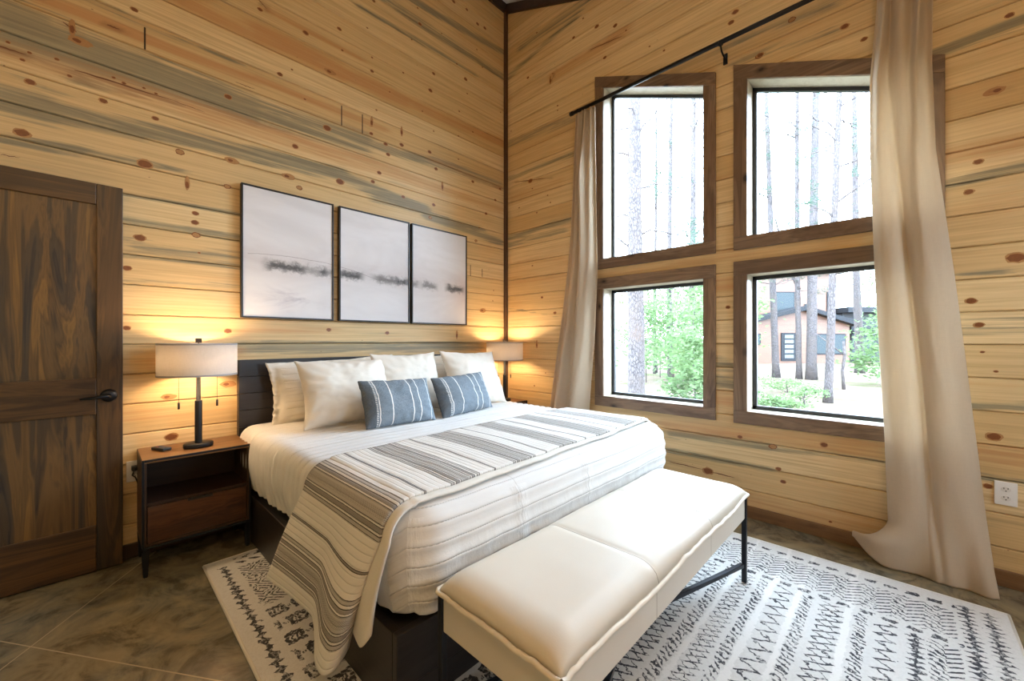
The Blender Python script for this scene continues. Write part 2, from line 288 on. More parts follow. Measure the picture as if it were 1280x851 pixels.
KNOT_DARK = plain('dark gap filler', (0.035, 0.018, 0.01), 0.6)

TRIM = wood('dark corner trim wood', (0.10, 0.048, 0.022), (0.065, 0.03, 0.014), (0.03, 0.014, 0.008), axis=2)
TRIM_H = wood('dark ceiling trim wood', (0.045, 0.020, 0.010), (0.03, 0.014, 0.008), (0.018, 0.008, 0.005), axis=0)
BASE = wood('brown baseboard wood', (0.235, 0.125, 0.055), (0.17, 0.085, 0.036), (0.07, 0.03, 0.013), axis=1, along=2.0, knots=0.8)
CASE_V = wood('brown stained casing upright', (0.27, 0.175, 0.105), (0.165, 0.10, 0.06), (0.05, 0.03, 0.02), axis=2, along=1.6, streak=0.8, knots=0.9)
CASE_H = wood('brown stained casing level', (0.27, 0.175, 0.105), (0.165, 0.10, 0.06), (0.05, 0.03, 0.02), axis=1, along=1.6, streak=0.8, knots=0.9)
JAMB = wood('pale whitewashed jamb', (0.56, 0.52, 0.42), (0.48, 0.43, 0.33), (0.34, 0.29, 0.20), axis=2, streak=0.25)
SASH = plain('black window sash', (0.02, 0.022, 0.026), 0.4)
DOOR_V = wood('dark stained door wood upright', (0.13, 0.066, 0.022), (0.035, 0.024, 0.016), (0.008, 0.007, 0.008), axis=2, along=1.1, across=26, streak=0.9, rough=0.4)
DOOR_P = wood('dark stained door panel', (0.20, 0.105, 0.03), (0.045, 0.035, 0.027), (0.010, 0.010, 0.012), axis=2, along=0.8, across=24, streak=0.9, rough=0.4)
DOOR_H = wood('dark stained door wood level', (0.12, 0.058, 0.019), (0.055, 0.029, 0.013), (0.012, 0.008, 0.006), axis=0, along=1.1, across=26, streak=0.9, rough=0.4)
BLACK = plain('matt black metal', (0.014, 0.014, 0.016), 0.38, metal=0.6)
GUN = plain('dark blued steel', (0.030, 0.034, 0.042), 0.34, metal=0.8)
BRONZE = plain('dark bronze', (0.035, 0.025, 0.02), 0.35, metal=0.7)
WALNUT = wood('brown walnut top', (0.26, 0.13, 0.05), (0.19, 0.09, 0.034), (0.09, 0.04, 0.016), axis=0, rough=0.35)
WALNUT_SHADE = wood('walnut darkened for recess shade', (0.040, 0.018, 0.010), (0.028, 0.013, 0.007), (0.014, 0.006, 0.004), axis=0)  # walnut made darker so the open shelf's shade sits in the colour
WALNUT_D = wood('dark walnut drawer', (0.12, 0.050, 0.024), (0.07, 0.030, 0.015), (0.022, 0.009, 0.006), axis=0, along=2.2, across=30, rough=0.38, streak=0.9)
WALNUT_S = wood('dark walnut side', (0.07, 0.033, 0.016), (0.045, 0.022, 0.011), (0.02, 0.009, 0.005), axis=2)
HEAD = wood('near black headboard wood', (0.030, 0.026, 0.026), (0.022, 0.018, 0.018), (0.010, 0.008, 0.008), axis=0, rough=0.38, along=2)
BEDRAIL = wood('near black bed rail', (0.026, 0.020, 0.018), (0.018, 0.014, 0.013), (0.008, 0.006, 0.006), axis=1, rough=0.35)
CREAM = fabric('cream linen', (0.76, 0.71, 0.63), var=0.05)
SHAM = fabric('cream quilted cotton', (0.76, 0.72, 0.64), var=0.04)
WHITE = plain('white plastic', (0.80, 0.79, 0.76), 0.35)
OFFWHITE = plain('off white plastic', (0.72, 0.70, 0.66), 0.35)
DARKSLOT = plain('dark slot', (0.02, 0.02, 0.02), 0.5)
LINEN = fabric('oatmeal linen curtain', (0.68, 0.57, 0.43), trans=0.38, var=0.09)
LEATHER = M('cream leather')
def leather():
    m = LEATHER; m.set(rough=0.42, spec=0.45)
    x, y, z = m.coord(); n = m.voro(m.vec(x, y, z), 320.0); w = m.noise(m.vec(x, y, z), 6.0, 4)
    m.color(m.mix(w, (0.70, 0.585, 0.43), (0.76, 0.655, 0.50))); m.bump(n + w * 2.0, 0.12, 0.001)
    return m.m
LEATHER = leather()
PIPING = plain('pale leather piping', (0.76, 0.68, 0.55), 0.45)
def glass_material(name):
    m = M(name); m.nt.nodes.remove(m.b)
    t = m.new('ShaderNodeBsdfTransparent'); t.inputs[0].default_value = (0.98, 0.99, 1, 1)
    g = m.new('ShaderNodeBsdfGlossy'); g.inputs['Roughness'].default_value = 0.02
    mx = m.new('ShaderNodeMixShader'); lw = m.new('ShaderNodeLayerWeight'); lw.inputs[0].default_value = 0.5; fr = X(m.nt, lw.outputs['Facing']).pow(4.0) * 0.5 + 0.03
    m.link(fr, mx.inputs[0]); m.link(t.outputs[0], mx.inputs[1]); m.link(g.outputs[0], mx.inputs[2]); m.link(mx.outputs[0], m.out.inputs[0])
    return m.m
GLASS = glass_material('window glass')
def floor_material():
    m = M('stained polished concrete')
    x, y, z = m.geo()
    a = m.noise(m.vec(x, y, 0.0), 1.3, 6, 0.62, 1.2); b = m.noise(m.vec(x, y, 5.0), 4.2, 6, 0.65, 1.8); c = m.noise(m.vec(x, y, 9.0), 40.0, 3)
    col = m.mix(a.smooth(0.35, 0.65), (0.235, 0.185, 0.105), (0.15, 0.148, 0.115))
    col = m.mix(b.smooth(0.42, 0.68) * 0.75, col, (0.32, 0.255, 0.15))
    col = m.mix(b.smooth(0.5, 0.36) * 0.6, col, (0.062, 0.052, 0.034))
    col = m.mix(c * 0.25, col, (0.05, 0.04, 0.03))
    def lines(nx, ny, px, py, per):
        d = ((x - px) * nx + (y - py) * ny) / per
        return ((d + 0.5).fract() - 0.5).abs() * per
    l = lines(math.sin(math.radians(55.1)), -math.cos(math.radians(55.1)), -3.371, -0.719, 5.5).min(
        lines(math.sin(math.radians(56.6)), math.cos(math.radians(56.6)), -3.394, -0.487, 5.5))
    col = m.mix(l.lt(0.0024), col, (0.38, 0.31, 0.20))
    m.color(col); m.set(rough=(b * 0.16 + 0.12), spec=0.55); m.bump(b + c * 0.15, 0.06, 0.004)
    return m.m
FLOOR = floor_material()
CEIL = plain('painted ceiling', (0.80, 0.79, 0.76), 0.8, var=0.03)

# ------------------------------------------------------------------ room shell
X_W, Y_R = -4.05, -5.0            # far left wall, rear wall
def ztop(y): return 4.89 + 0.42 * y
CORNER = {'left': lambda u, d, z: (u, d, z), 'right': lambda u, d, z: (d, u, z),
          'rear': lambda u, d, z: (u, Y_R - d, z), 'door_side': lambda u, d, z: (X_W - d, u, z)}
def plank_wall(side, u0, u1, top, openings=(), knots=(), streaks=(), joints=(), seed=1):
    r = random.Random(seed); to = CORNER[side]
    nu = int((u1 - u0) / 0.03); U = np.linspace(u0, u1, nu + 1)
    prof = [(0.0, 0.016), (0.0016, 0.006), (0.0065, 0.0)] + [(t, 0.0) for t in (0.03, 0.058, 0.085, 0.112, 0.14)] + [(0.1615, 0.0), (0.1664, 0.006), (0.168, 0.016)]
    verts, faces, uvs, cols, mats = [], [], [], [], []
    zmax = max(top(u0), top(u1)); k = 0; base_rows = []
    while 0.018 - 0.168 + 0.168 * k < zmax:
        z0 = 0.018 - 0.168 + 0.168 * k; rb = r.random(); k += 1
        us = r.uniform(0, 50)
        start = len(verts)
        for pz, pd in prof:
            for u in U:
                z = min(max(z0 + pz, -0.02), top(u)); verts.append(to(u, pd, z)); uvs.append((u + us, z)); base_rows.append((u, z, rb))
        n = len(U)
        for j in range(len(prof) - 1):
            for i in range(n - 1):
                a, b, c, d = start + j * n + i, start + j * n + i + 1, start + (j + 1) * n + i + 1, start + (j + 1) * n + i
                cu = (U[i] + U[i + 1]) / 2; cz = z0 + (prof[j][0] + prof[j + 1][0]) / 2
                if cz > top(cu) + 0.03 or cz < -0.02: continue
                if any(q(cu, cz) for q in openings): continue
                faces.append((a, b, c, d)); mats.append(0)
    A = np.array(base_rows); col = np.zeros((len(A), 4)); col[:, 2] = A[:, 2]
    for (a0, b0, a1, b1, hw, kd, st) in streaks:
        d = np.array([a1 - a0, b1 - b0]); L = np.linalg.norm(d); d = d / L
        t = (A[:, 0] - a0) * d[0] + (A[:, 1] - b0) * d[1]; q = np.abs((A[:, 0] - a0) * -d[1] + (A[:, 1] - b0) * d[0])
        over = np.maximum(0, np.maximum(-t, t - L)) / (0.12 if kd != 'd' else 0.04)
        wgt = np.clip(1.25 - (q / hw) ** 1.5 * 0.8, 0, 1) * np.clip(1 - over, 0, 1) * st
        wgt = wgt * (0.35 if kd == 'd' else 1); ci = {'g': 0, 'o': 1, 'd': 3}[kd]; col[:, ci] = np.maximum(col[:, ci], wgt)
    uvn = list(uvs); colr = col.tolist()
    def disc(cu, cz, ru, rz, off, mi, n=14, seed=0):
        q = random.Random(int(cu * 1000) + int(cz * 777) + mi); s = len(verts)
        for i in range(n):
            a = 2 * PI * i / n; w = 1 + q.uniform(-0.12, 0.12)
            verts.append(to(cu + ru * w * math.cos(a), -off, cz + rz * w * math.sin(a))); uvn.append((cu, cz)); colr.append([0, 0, 0, 0])
        faces.append(tuple(range(s, s + n))); mats.append(mi)
    for (u, z, kd) in knots:
        if z > top(u) - 0.03 or any(q(u, z) for q in openings): continue
        s = {0: 0.021, 1: 0.022, 2: 0.034, 3: 0.014, 4: 0.010, 5: 0.03}[kd] * r.uniform(0.7, 0.95)
        if kd == 3: disc(u, z, 0.013, 0.045, 0.0005, 1); disc(u, z - 0.01, 0.009, 0.02, 0.0009, 2)
        elif kd == 1: disc(u, z, s * 1.15, s * 0.85, 0.0004, 2); disc(u, z, s * 0.9, s * 0.62, 0.0007, 1)
        elif kd == 5: disc(u, z, s * 1.7, s * 0.8, 0.0005, 1); disc(u - s * 0.4, z, s * 0.6, s * 0.35, 0.0009, 2)
        else:
            disc(u, z, s * 1.2, s * 0.85, 0.0004, 1); disc(u, z, s * 0.92, s * 0.64, 0.0008, 2)
    for (a0, b0, a1, b1, hw, kd, st) in streaks:
        if kd != 'd' or st < 0.6: continue
        m_ = 10; s = len(verts); ww = min(hw, 0.007) * 0.55
        for i in range(m_ + 1):
            t = i / m_; w2 = ww * math.sin(PI * min(1, 0.08 + t * 0.9)) ** 0.6 * r.uniform(.7, 1.2); zz = b0 + (b1 - b0) * t + r.uniform(-.002, .002); uu = a0 + (a1 - a0) * t
            for sg in (-1, 1): verts.append(to(uu, -0.0005, zz + sg * w2)); uvn.append((uu, zz)); colr.append([0, 0, 0, 0])
        for i in range(m_): faces.append((s + 2 * i, s + 2 * i + 2, s + 2 * i + 3, s + 2 * i + 1)); mats.append(4)
    for (u, za, zb) in joints:
        s = len(verts)
        for du, z in ((-0.004, za), (0.004, za), (0.004, zb), (-0.004, zb)): verts.append(to(u + du, -0.0006, z)); uvn.append((u, z)); colr.append([0, 0, 0, 0])
        faces.append((s, s + 1, s + 2, s + 3)); mats.append(3)
    me = bpy.data.meshes.new('wall_' + side); me.from_pydata(verts, [], faces)
    at = me.color_attributes.new('stain', 'FLOAT_COLOR', 'POINT'); at.data.foreach_set('color', np.array(colr, np.float32).ravel())
    l = me.uv_layers.new(name='UVMap'); idx = np.zeros(len(me.loops), np.int32); me.loops.foreach_get('vertex_index', idx)
    l.data.foreach_set('uv', np.array(uvn, np.float32)[idx].ravel())
    me.polygons.foreach_set('material_index', mats); me.update()
    return structure(obj('wall_' + side, me, [PINE, KNOT_RING, KNOT, KNOT_DARK, CRACK]))

# window data: outer y range, outer z bottom, outer top as (z at left, z at right), inner inset
CW = 0.085
WINS = [dict(y0=-1.14, y1=-2.148, zb=1.847, zt=(3.572, 3.152)), dict(y0=-2.266, y1=-3.28, zb=1.847, zt=(3.147, 2.724)),
        dict(y0=-1.14, y1=-2.148, zb=0.64, zt=(1.766, 1.766)), dict(y0=-2.266, y1=-3.28, zb=0.64, zt=(1.766, 1.766))]
def hole(w):
    def q(u, z):
        if not (w['y1'] + 0.045 < u < w['y0'] - 0.045): return False
        t = (u - w['y0']) / (w['y1'] - w['y0']); return w['zb'] + 0.045 < z < w['zt'][0] * (1 - t) + w['zt'][1] * t - 0.045
    return q
REAR_FILL_WIN = (-1.35, -0.65, 1.2, 2.1)  # opening of the added rear window that lets fill daylight in
plank_wall('left', X_W, 0.0, lambda u: 4.89, knots=KNOTS_LEFT, streaks=STREAKS_LEFT, joints=JOINTS_LEFT, seed=3)
plank_wall('right', Y_R, 0.0, ztop, [hole(w) for w in WINS], KNOTS_RIGHT, STREAKS_RIGHT, seed=5)
plank_wall('rear', X_W, 0.0, lambda u: ztop(Y_R), [lambda u, z: REAR_FILL_WIN[0] < u < REAR_FILL_WIN[1] and REAR_FILL_WIN[2] < z < REAR_FILL_WIN[3]], seed=8)
plank_wall('door_side', Y_R, 0.0, ztop, seed=9)
bm = BM(); box(bm, X_W - 0.15, 0.15, Y_R - 0.15, 0.15, -0.12, 0.0, 0)
structure(obj('floor', bm, FLOOR))
bm = BM(); prism(bm, [(0.15, ztop(0.15)), (Y_R - 0.15, ztop(Y_R - 0.15)), (Y_R - 0.15, ztop(Y_R - 0.15) + 0.12), (0.15, ztop(0.15) + 0.12)], X_W - 0.15, 0.15, 'x', 0)
structure(obj('ceiling', bm, CEIL))
bm = BM(); box(bm, -0.036, -0.001, -0.036, -0.001, 0.08, 4.80, 0.004); structure(obj('trim_1', bm, TRIM))
bm = BM(); box(bm, X_W + 0.02, -0.001, -0.028, -0.001, 4.772, 4.872, 0.003); structure(obj('trim_2', bm, TRIM_H))
bm = BM(); prism(bm, [(-0.03, ztop(-0.03) - 0.015), (Y_R + 0.03, ztop(Y_R + 0.03) - 0.015), (Y_R + 0.03, ztop(Y_R + 0.03) - 0.115), (-0.03, ztop(-0.03) - 0.115)], -0.028, -0.001, 'x', 0.003)
structure(obj('trim_3', bm, TRIM_H))
for n_, (cx_, cy_) in enumerate(((X_W, 0), (X_W, Y_R), (0, Y_R))):
    sx_, sy_ = (-1 if cx_ == X_W else 1), (1 if cy_ == 0 else -1); bm = BM()
    box(bm, *sorted((cx_ - .036 * sx_, cx_ + .10 * sx_)), *sorted((cy_ - .036 * sy_, cy_ + .10 * sy_)), 0.0005, ztop(cy_) - (.12 if cy_ == 0 else .02), 0.004); structure(obj('trim_%d' % (4 + n_), bm, TRIM))  # unseen corner posts, added to seal the plank corners against light leaks
bm = BM(); box(bm, 0.02, 0.10, 0.02, 0.10, 0.0005, 4.85, 0.004); structure(obj('trim_7', bm, TRIM))  # unseen outside post added to block light leaking through the front corner
bm = BM(); box(bm, -0.019, -0.001, Y_R + 0.02, -0.04, 0.001, 0.080, 0.003); structure(obj('baseboard_right', bm, BASE))
bm = BM(); box(bm, X_W + 0.02, -0.04, -0.019, -0.001, 0.001, 0.080, 0.003); structure(obj('baseboard_left', bm, TRIM_H))

def window(n, w):
    root = structure(empty('window_%d' % n, (0, (w['y0'] + w['y1']) / 2, w['zb']))); oy, oz = root.location.y, root.location.z
    y0, y1, zb = w['y0'] - oy, w['y1'] - oy, w['zb'] - oz; ztl, ztr = w['zt'][0] - oz, w['zt'][1] - oz
    sl = (ztr - ztl) / (y1 - y0); T = lambda y: ztl + sl * (y - y0)
    th = 0.096
    bm = BM(); box(bm, -0.021, -0.001, y1, y0, zb, zb + 0.088, 0.003); obj('sill_casing', bm, CASE_H, root)
    bm = BM(); prism(bm, [(y0, ztl - th), (y1, ztr - th), (y1, ztr), (y0, ztl)], -0.021, -0.001, 'x', 0.003); obj('head_casing', bm, CASE_H, root)
    for a, b in ((y0 - CW, y0), (y1, y1 + CW)):
        bm = BM(); prism(bm, [(a, zb + 0.0885), (b, zb + 0.0885), (b, T(b) - th - 0.0005), (a, T(a) - th - 0.0005)], -0.0205, -0.001, 'x', 0.003); obj('side_casing', bm, CASE_V, root)
    yi0, yi1, zi = y0 - CW, y1 + CW, zb + 0.088; Ti = lambda y: T(y) - th
    bm = BM()
    prism(bm, [(yi0 + .03, zi - .03), (yi1 - .03, zi - .03), (yi1 - .03, zi), (yi0 + .03, zi)], 0.0, 0.19, 'x', 0.001)
    prism(bm, [(yi0 + .03, Ti(yi0 + .03)), (yi1 - .03, Ti(yi1 - .03)), (yi1 - .03, Ti(yi1 - .03) + .03), (yi0 + .03, Ti(yi0 + .03) + .03)], 0.0, 0.19, 'x', 0.001)
    prism(bm, [(yi0, zi), (yi0 + .03, zi), (yi0 + .03, Ti(yi0 + .03)), (yi0, Ti(yi0))], 0.0, 0.19, 'x', 0.001)
    prism(bm, [(yi1, zi), (yi1 - .03, zi), (yi1 - .03, Ti(yi1 - .03)), (yi1, Ti(yi1))], 0.0, 0.19, 'x', 0.001)
    obj('jamb', bm, JAMB, root)
    s = 0.026; bm = BM()
    prism(bm, [(yi0, zi), (yi1, zi), (yi1, zi + s), (yi0, zi + s)], 0.128, 0.158, 'x', 0.002)
    prism(bm, [(yi0, Ti(yi0) - s), (yi1, Ti(yi1) - s), (yi1, Ti(yi1)), (yi0, Ti(yi0))], 0.128, 0.158, 'x', 0.002)
    prism(bm, [(yi0 - s, zi), (yi0, zi), (yi0, Ti(yi0)), (yi0 - s, Ti(yi0 - s))], 0.128, 0.158, 'x', 0.002)
    prism(bm, [(yi1, zi), (yi1 + s, zi), (yi1 + s, Ti(yi1 + s)), (yi1, Ti(yi1))], 0.128, 0.158, 'x', 0.002)
    obj('sash', bm, SASH, root)
    bm = BM(); prism(bm, [(yi0, zi), (yi1, zi), (yi1, Ti(yi1)), (yi0, Ti(yi0))], 0.142, 0.146, 'x', 0); obj('pane', bm, GLASS, root)
for i, w in enumerate(WINS): window(i + 1, w)
# small unseen window added in the rear wall for fill daylight, behind the camera
root = structure(empty('window_5', ((REAR_FILL_WIN[0] + REAR_FILL_WIN[1]) / 2, Y_R, REAR_FILL_WIN[2])))
hw, hh = (REAR_FILL_WIN[1] - REAR_FILL_WIN[0]) / 2, REAR_FILL_WIN[3] - REAR_FILL_WIN[2]
for nm, a in (('sill_casing', (-hw - .06, hw + .06, .001, .021, -.08, .03)), ('head_casing', (-hw - .06, hw + .06, .001, .021, hh - .03, hh + .08)),
              ('side_casing', (-hw - .06, -hw + .03, .001, .0205, .0305, hh - .0305)), ('side_casing', (hw - .03, hw + .06, .001, .0205, .0305, hh - .0305)), ('mullion', (-.03, .03, -.1, .0, .03, hh - .03))):
    bm = BM(); box(bm, *a, 0.003); obj(nm, bm, CASE_V, root)
bm = BM(); box(bm, -hw, hw, -.105, -.1, 0, hh, 0); obj('pane', bm, GLASS, root)

# ------------------------------------------------------------------ open door, lying along the headboard wall
root = structure(empty('door_1', (-3.02, -0.03, 0.0)))
DWID = 0.92
for a, b in ((-0.1, 0.0), (-DWID, -DWID + 0.1)):
    bm = BM(); box(bm, a, b, -0.042, 0, 0.008, 2.04, 0.003); obj('stile', bm, DOOR_V, root)
for z0, z1 in ((1.93, 2.04), (0.828, 1.018), (0.008, 0.245)):
    bm = BM(); box(bm, -DWID + 0.1005, -0.1005, -0.0415, 0, z0, z1, 0.003); obj('rail', bm, DOOR_H, root)
for z0, z1 in ((1.016, 1.932), (0.243, 0.83)):
    bm = BM(); box(bm, -DWID + 0.099, -0.099, -0.030, -0.008, z0, z1, 0.001); obj('panel', bm, DOOR_P, root)
h = empty('handle', (-0.054, -0.042, 0.923)); h.parent = root
bm = BM(); lathe(bm, [(0.0, 0.0), (0.033, 0.0), (0.034, 0.005), (0.03, 0.012), (0.02, 0.016), (0.0, 0.018)], seg=32, sy=1.0)
o = obj('rosette', bm, BLACK, h, True); o.rotation_euler = (PI / 2, 0, 0)
bm = BM(); tube(bm, [(0, -0.014, 0), (0, -0.045, 0), (-0.012, -0.055, 0), (-0.05, -0.056, -0.003), (-0.105, -0.052, -0.006)], [0.010, 0.010, 0.010, 0.008, 0.006], 12); obj('lever', bm, BLACK, h, True)

# ------------------------------------------------------------------ pictures
def art_material():
    m = M('misty watercolour canvas'); m.set(rough=0.85, spec=0.2)
    x, y, z = m.geo()
    U = (x + 2.467) / 1.885; V = (z - 1.365) / 0.876
    n1 = m.noise(m.vec(U * 7.0, V * 9.0, 2.0), 1.0, 6, 0.65, 0.6); n2 = m.noise(m.vec(U * 38.0, V * 20.0, 4.0), 1.0, 6, 0.72, 0.2)
    n3 = m.noise(m.vec(U * 2.2, V * 3.0, 7.0), 1.0, 4, 0.6, 0.8)
    col = m.mix(n3.smooth(0.35, 0.7), (0.745, 0.735, 0.755), (0.66, 0.645, 0.66))
    cen = 0.415 - U * 0.025 + (n1 - 0.5) * 0.05
    def bump_(c, w): return (1.0 - ((U - c).abs() / w)).clamp().smooth(0.0, 0.6)
    mask = bump_(0.135, 0.085) + bump_(0.235, 0.07) * 0.55 + bump_(0.30, 0.05) * 0.6 + bump_(0.385, 0.07) * 1.0 + bump_(0.56, 0.10) * 0.8 + bump_(0.66, 0.07) * 0.7 + bump_(0.77, 0.06) * 0.75 + bump_(0.925, 0.075) * 1.05
    up = ((V - cen) / 0.060).abs()
    dens = ((1.15 - up) * 0.75 + (n2 - 0.5) * 1.9).smooth(0.15, 0.85) * mask.min(1.0) * (1.0 - ((V - cen).abs()).gt(0.09))
    halo = ((1.0 - ((V - cen - 0.03) / 0.17).abs()).clamp() * (n1.smooth(0.3, 0.7) + 0.3)) * 0.5
    col = m.mix(halo, col, (0.54, 0.50, 0.51))
    low = ((1.0 - ((V - 0.16) / 0.13).abs()).clamp() * (1.0 - ((U - 0.16) / 0.16).abs()).clamp() * n1.smooth(0.42, 0.62)) * 0.8
    col = m.mix(low, col, (0.42, 0.40, 0.46))
    pk = ((1.0 - ((V - 0.30) / 0.3).abs()).clamp() * (1.0 - ((U - 1.0) / 0.14).abs()).clamp()) * 0.55
    col = m.mix(pk, col, (0.62, 0.50, 0.49))
    ln = ((V - 0.50 + (U - 0.16).pow(2.0) * 0.9 + (n1 - 0.5) * 0.03).abs()).lt(0.0022) * U.band(0.02, 0.5)
    col = m.mix(ln * 0.6, col, (0.25, 0.22, 0.24))
    col = m.mix((dens * 0.92).clamp(), col, m.mix(n2.smooth(0.4, 0.65), (0.035, 0.04, 0.045), (0.13, 0.127, 0.132)))
    m.color(col); return m.m
ART = art_material()
FRAME = plain('black picture frame', (0.012, 0.011, 0.012), 0.35)
def picture(x0, x1, label):
    z0, z1 = 1.365, 2.241; root = tag(empty('wall_picture', ((x0 + x1) / 2, -0.002, z0)), label, 'picture', 'triptych of framed watercolours over the bed')
    h = (x1 - x0) / 2; H = z1 - z0; fw = 0.011; bm = BM()
    box(bm, -h, h, -0.036, 0, 0, fw, 0.0015); box(bm, -h, h, -0.036, 0, H - fw, H, 0.0015)
    box(bm, -h, -h + fw, -0.036, 0, fw, H - fw, 0.0015); box(bm, h - fw, h, -0.036, 0, fw, H - fw, 0.0015)
    obj('frame', bm, FRAME, root)
    bm = BM(); box(bm, -h + fw, h - fw, -0.029, -0.004, fw, H - fw, 0.0); obj('canvas', bm, ART, root)
picture(-2.467, -1.875, 'black framed misty watercolour nearest the lamp beside the door, leftmost of three')
picture(-1.833, -1.222, 'middle black framed watercolour of the three hung above the bed')
picture(-1.199, -0.579, 'black framed watercolour nearest the room corner, rightmost of the three')

# ------------------------------------------------------------------ nightstands
def nightstand(label, loc):
    root = tag(empty('nightstand', loc), label, 'nightstand', 'nightstands either side of the bed')
    W, D, Z0, Z1 = 0.238, 0.33, 0.158, 0.605
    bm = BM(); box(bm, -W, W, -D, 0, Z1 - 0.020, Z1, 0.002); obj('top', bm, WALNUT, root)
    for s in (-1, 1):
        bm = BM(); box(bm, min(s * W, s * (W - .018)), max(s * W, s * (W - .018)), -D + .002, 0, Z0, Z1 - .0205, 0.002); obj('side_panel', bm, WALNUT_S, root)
    bm = BM(); box(bm, -W + .0185, W - .0185, -.012, 0, Z0, Z1 - .021, 0.001); obj('back_panel', bm, WALNUT_SHADE, root)
    bm = BM(); box(bm, -W + .0185, W - .0185, -D + .004, -.0125, 0.362, 0.378, 0.001); obj('shelf', bm, WALNUT_SHADE, root)
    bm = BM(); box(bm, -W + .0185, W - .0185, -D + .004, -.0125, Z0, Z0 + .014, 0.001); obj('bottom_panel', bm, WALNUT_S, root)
    d = None
    bm = BM(); box(bm, -W + .021, W - .021, -D + .002, -D + .022, Z0 + .017, 0.359, 0.002); d = obj('drawer', bm, WALNUT_D, root)
    bm = BM(); box(bm, -.055, .055, -D - .004, -D + .012, 0.348, 0.3605, 0.002); obj('finger_pull', bm, DARKSLOT, d)
    bm = BM()
    for s in (-1, 1): box(bm, min(s * (W + .001), s * (W - .009)), max(s * (W + .001), s * (W - .009)), -D - .004, -D + .0015, Z0 - .008, Z1 - .001, 0.001)
    box(bm, -W + .009, W - .009, -D - .004, -D + .0015, Z1 - .012, Z1 - .001, 0.001)
    box(bm, -W, W, -D - .004, -.004, Z0 - .012, Z0 - .0005, 0.002)
    obj('metal_edging', bm, GUN, root)
    for sx in (-1, 1):
        for y in (-D + .014, -.022):
            t = BM(); bmesh.ops.create_cube(t, size=1.0)
            for v in t.verts:
                k = 1.0 if v.co.z > 0 else 0.62
                v.co = Vector((sx * (W - .014) + v.co.x * .03 * k, y + v.co.y * .03 * k, .072 + v.co.z * .144))
            bmesh.ops.bevel(t, geom=list(t.edges), offset=.003, segments=2, affect='EDGES')
            obj('leg', t, GUN, root)
    return root
nightstand('walnut nightstand with a drawer and open shelf, between the dark door and the bed', (-2.722, -0.006, 0.0))
nightstand('walnut nightstand in the room corner, mostly hidden behind the bed', (-0.292, -0.030, 0.0))

# ------------------------------------------------------------------ lamps
def shade_material():
    m = M('oatmeal linen lampshade'); m.set(rough=0.9, spec=0.1)
    x, y, z = m.coord()
    a = m.noise(m.vec(x * 60.0, y * 60.0, z * 900.0), 1.0, 2); b = m.noise(m.vec(x * 700.0, y * 700.0, z * 30.0), 1.0, 2)
    col = m.mix((a + b) * 0.5, (0.50, 0.45, 0.40), (0.76, 0.71, 0.65)); m.color(col)
    t = m.new('ShaderNodeBsdfTranslucent'); m.link(col, t.inputs[0]); mx = m.new('ShaderNodeMixShader'); mx.inputs[0].default_value = 0.28
    m.link(m.b.outputs[0], mx.inputs[1]); m.link(t.outputs[0], mx.inputs[2]); m.link(mx.outputs[0], m.out.inputs[0]); return m.m
SHADE = shade_material()
SHADE_TRIM = plain('grey shade trim', (0.33, 0.30, 0.28), 0.8)
BULB = M('glowing bulb'); BULB.nt.nodes.remove(BULB.b)
e = BULB.new('ShaderNodeEmission'); e.inputs[0].default_value = (1.0, 0.70, 0.41, 1); e.inputs[1].default_value = LAMP_STRENGTH; BULB.link(e.outputs[0], BULB.out.inputs[0])
LAMPBLACK = plain('black lacquered lamp body', (0.012, 0.011, 0.011), 0.5, spec=0.3)
def lamp(label, loc):
    root = tag(empty('table_lamp', loc), label, 'lamp', 'drum shade lamps on the nightstands')
    bm = BM(); lathe(bm, [(0, .001), (.068, .001), (.070, .004), (.070, .020), (.067, .024), (0, .024)], seg=40, sx=1.0, sy=.8); obj('base', bm, LAMPBLACK, root, True)
    bm = BM(); lathe(bm, [(.0175, .024), (.0175, .262), (.0165, .266), (.011, .266), (.011, .50)], seg=24); obj('stem', bm, LAMPBLACK, root, True)
    bm = BM(); lathe(bm, [(.185, .412), (.185, .592), (.1825, .592), (.1825, .412), (.185, .412)], seg=64); sh = obj('lamp_shade', bm, SHADE, root, True)
    bm = BM()
    for z in (.410, .584): lathe(bm, [(.1862, z), (.1862, z + .010), (.1815, z + .010), (.1815, z), (.1862, z)], seg=64)
    obj('trim_band', bm, SHADE_TRIM, sh, True)
    bm = BM()
    for a in (0, 2 * PI / 3, 4 * PI / 3): tube(bm, [(0, 0, .588), (.183 * math.cos(a), .183 * math.sin(a), .588)], .002, 6)
    tube(bm, [(0, 0, .49), (0, 0, .60)], .003, 8); obj('spider', bm, BRONZE, sh)
    bm = BM(); box(bm, -.014, .014, -.014, .014, .596, .622, .002); obj('finial', bm, BRONZE, root)
    for s in (-1, 1):
        bm = BM(); tube(bm, [(0, 0, .45), (s * .035, 0, .47)], .007, 8); tube(bm, [(s * .035, 0, .452), (s * .04, 0, .49)], .013, 10); obj('socket', bm, BRONZE, root, True)
        bm = BM(); lathe(bm, [(0, .47), (.016, .478), (.026, .50), (.026, .518), (.016, .536), (0, .542)], cx=s * .075, seg=16); obj('bulb', bm, BULB.m, root, True)
        bm = BM(); tube(bm, [(s * .088, 0, .45), (s * .088, 0, .255)], .0011, 5); tube(bm, [(s * .035, 0, .452), (s * .088, 0, .45)], .0015, 5)
        ch = obj('pull_chain', bm, BRONZE, root)
        bm = BM(); tube(bm, [(s * .088, 0, .262), (s * .088, 0, .225)], .0055, 10); obj('chain_pull', bm, BRONZE, ch, True)
    return root
lamp('black stem table lamp with linen drum shade, standing nearest the dark door', (-2.712, -0.205, 0.606))
